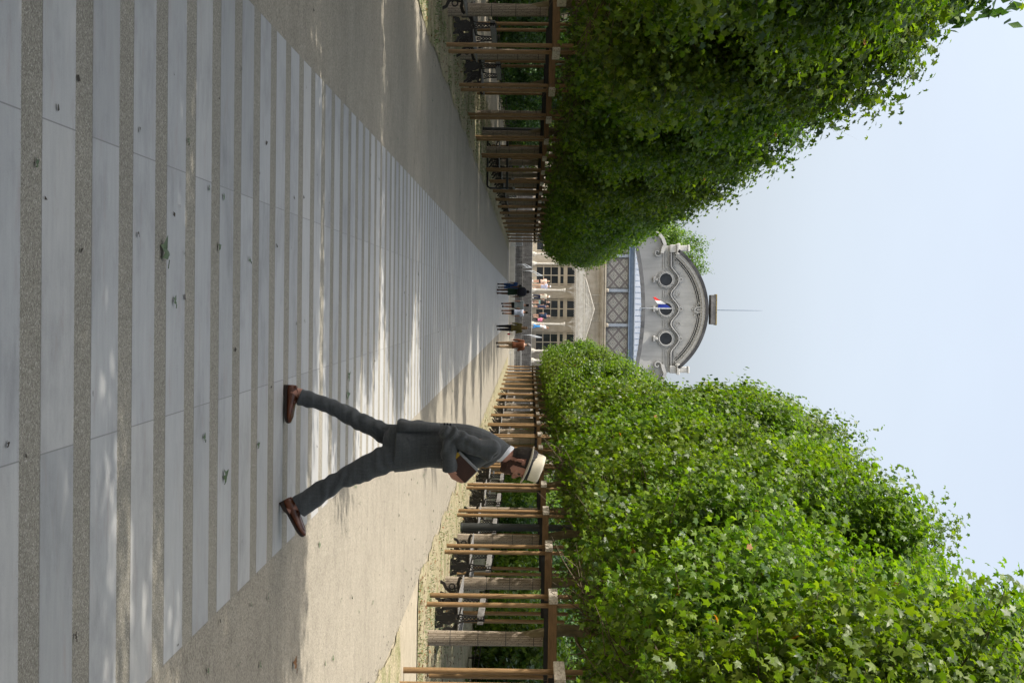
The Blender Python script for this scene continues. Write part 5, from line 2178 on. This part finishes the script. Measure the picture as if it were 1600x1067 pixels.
def shoe(heel, ang, yc, length, rollup=0.0):
    ca, sa = math.cos(ang), math.sin(ang)
    k = length / .289

    def P(t_, z_, y_):
        z_ += .022
        return heel + Vector((t_ * k * ca - z_ * sa, yc + y_, t_ * k * sa + z_ * ca))
    mb = MB()
    rings = []
    for t_, z0, z1, w_ in SH:
        r_ = []
        for q in range(18):
            a = 2 * PI * q / 18
            c, s = math.cos(a), math.sin(a)
            zz = (z0 + z1) / 2 + (z1 - z0) / 2 * math.copysign(abs(s) ** .8, s)
            wz = 1.0 if s < 0 else 1 - .42 * s ** 2 * (1 if t_ > .03 else .6)
            r_.append(P(t_, zz, w_ * math.copysign(abs(c) ** .8, c) * wz))
        rings.append(r_)
    mb.loft(rings)
    # apron seam of the loafer and the strap across it
    mb.tube([P(.11, .070, -.034), P(.15, .056, -.036), P(.20, .047, -.036), P(.245, .041, -.03), P(.262, .038, 0), P(.245, .041, .03), P(.20, .047, .036), P(.15, .056, .036), P(.11, .07, .034)], .0028, 6)
    mb.tube([P(.125, .05, -.043), P(.13, .068, -.03), P(.135, .072, 0), P(.13, .068, .03), P(.125, .05, .043)], .006, 6)
    mb.tube([P(.012, .066, -.026), P(.05, .080, -.031), P(.095, .083, -.03), P(.118, .080, -.016), P(.122, .079, .0), P(.118, .080, .016), P(.095, .083, .03), P(.05, .080, .031), P(.012, .066, .026), P(.004, .062, 0), P(.012, .066, -.026)], .0036, 6)
    so = mb.build('shoe', 'leather', man, True)
    ms = MB()
    rings = []
    for t_, z0, z1, w_ in SH:
        wv_ = w_ + .0028
        zt_, zb_ = z0 + .006, (-.022 if t_ < .075 else -.010)
        if t_ > .24:
            zb_ = z0 - .011
        rings.append([P(t_, zt_, -wv_), P(t_, zt_, wv_), P(t_, zb_, wv_ * .97), P(t_, zb_, -wv_ * .97)])
    ms.loft(rings)
    ms.build('sole', 'sole', so)
    return so


shoe(mp(439.8, 606.5) + Vector((0, 0, .003)), 0.0, .085, .268)
shoe(mp(438.8, 787.5), R(29.5), -.085, .285)

# the book under his arm
bk = empty('book', (MX, MY, 0), 'brown book with white page edge and yellow tab held under the arm of the man', 'book')
A, B_, C_ = mp(719, 704.5), mp(748, 733.5), mp(729.3, 743.5)
e1 = (B_ - A).normalized()
e2 = (C_ - B_).normalized()
e2 = (e2 - e1 * e2.dot(e1)).normalized()
L1, L2 = (B_ - A).length, .15
Y0, Y1 = -.250, -.214


def bkbox(mb, s0, s1, t0, t1, y0, y1):
    vs = []
    for y_ in (y0, y1):
        for s, q in ((s0, t0), (s1, t0), (s1, t1), (s0, t1)):
            p = A + e1 * s + e2 * q
            vs.append((p.x, y_ + .10 * (q / L2) * -.0 + .02 * q, p.z))
    mb.add(vs, [(3, 2, 1, 0), (4, 5, 6, 7), (0, 1, 5, 4), (1, 2, 6, 5), (2, 3, 7, 6), (3, 0, 4, 7)])


mb = MB()
bkbox(mb, 0, L1, .012, .012 + L2 * .72, Y0, Y0 + .005)
bkbox(mb, 0, L1, .0, L2 * .72, Y1 - .004, Y1)
bkbox(mb, 0, L1, .012 + L2 * .72, .017 + L2 * .72, Y0, Y1)
mb.build('cover', 'book', bk)
mb = MB()
bkbox(mb, .003, L1 + .004, -.004, .012 + L2 * .715, Y0 + .0055, Y1 - .0045)
mb.build('pages', 'pages', bk)
mb = MB()
bkbox(mb, -.002, .024, .010, .02 + L2 * .73, Y0 - .003, Y0 - .0005)
mb.build('yellow_tab', 'yellow', bk)

# ------------------------------------------------------------------ light, sky, camera
SUN_EL, SUN_AZ = 50.0, 258.0          # azimuth clockwise from +Y
w = bpy.data.worlds.new('World')
sc.world = w
w.use_nodes = True
nt = w.node_tree
bgn = nt.nodes['Background']
sky = nt.nodes.new('ShaderNodeTexSky')
sky.sky_type = 'NISHITA'
sky.sun_disc = False
sky.sun_elevation = R(SUN_EL)
sky.sun_rotation = R(SUN_AZ)
sky.air_density = 1.0
sky.dust_density = 7.0
sky.ozone_density = 1.0
hsv = nt.nodes.new('ShaderNodeHueSaturation')
hsv.inputs['Saturation'].default_value = .62
hsv.inputs['Value'].default_value = 1.0
nt.links.new(sky.outputs[0], hsv.inputs['Color'])
hz = nt.nodes.new('ShaderNodeMix')
hz.data_type = 'RGBA'
hz.inputs[0].default_value = .5
nt.links.new(hsv.outputs[0], hz.inputs[6])
hz.inputs[7].default_value = (1.62, 1.84, 2.13, 1)
tcw = nt.nodes.new('ShaderNodeTexCoord')
mpw = nt.nodes.new('ShaderNodeMapping')
mpw.inputs['Scale'].default_value = (2.2, 2.2, 5.0)
nzw = nt.nodes.new('ShaderNodeTexNoise')
nzw.inputs['Scale'].default_value = 1.6
nzw.inputs['Detail'].default_value = 5
mrw = nt.nodes.new('ShaderNodeMapRange')
mrw.inputs['From Min'].default_value = .3
mrw.inputs['From Max'].default_value = .7
mrw.inputs['To Min'].default_value = .965
mrw.inputs['To Max'].default_value = 1.035
vml = nt.nodes.new('ShaderNodeVectorMath')
vml.operation = 'SCALE'
nt.links.new(tcw.outputs['Generated'], mpw.inputs[0])
nt.links.new(mpw.outputs[0], nzw.inputs['Vector'])
nt.links.new(nzw.outputs[0], mrw.inputs[0])
nt.links.new(hz.outputs[2], vml.inputs[0])
nt.links.new(mrw.outputs[0], vml.inputs['Scale'])
nt.links.new(vml.outputs[0], bgn.inputs[0])
bgn.inputs[1].default_value = .15
sl = bpy.data.lights.new('sun', 'SUN')
sl.energy = 2.6
sl.angle = R(.53)
sl.color = (1.0, .945, .85)
so = bpy.data.objects.new('sun', sl)
COL.objects.link(so)
a = R(SUN_AZ)
sdir = Vector((math.sin(a) * math.cos(R(SUN_EL)), math.cos(a) * math.cos(R(SUN_EL)), math.sin(R(SUN_EL))))
so.rotation_euler = sdir.to_track_quat('Z', 'Y').to_euler()
so.location = (-20, -5, 30)

cam = bpy.data.cameras.new('camera')
cam.lens = F_PX / 1600 * 36
cam.sensor_width = 36
cam.clip_end = 5000
cam.clip_start = .1
co = bpy.data.objects.new('camera', cam)
COL.objects.link(co)
psi, th = math.atan(58.8 / F_PX), math.atan(25.3 / F_PX)
Fw = Vector((math.sin(psi) * math.cos(th), math.cos(psi) * math.cos(th), -math.sin(th)))
Rt = Vector((math.cos(psi), -math.sin(psi), 0))
Up = Rt.cross(Fw)
cr = Rt * math.cos(ROLL) + Up * math.sin(ROLL)
cu = Up * math.cos(ROLL) - Rt * math.sin(ROLL)
m = Matrix((cu, -cr, -Fw)).transposed().to_4x4()
m.translation = (0, 0, CAM_H)
co.matrix_world = m
sc.camera = co
sc.view_settings.view_transform = 'Standard'
sc.view_settings.look = 'None'
sc.view_settings.exposure = 1.4
sc.view_settings.gamma = 1.0
sc.cycles.max_bounces = 6
sc.cycles.diffuse_bounces = 3
sc.cycles.transmission_bounces = 4
sc.cycles.transparent_max_bounces = 8
sc.cycles.use_denoising = True
sc.cycles.denoiser = 'OPENIMAGEDENOISE'
sc.cycles.caustics_reflective = False
sc.cycles.caustics_refractive = False
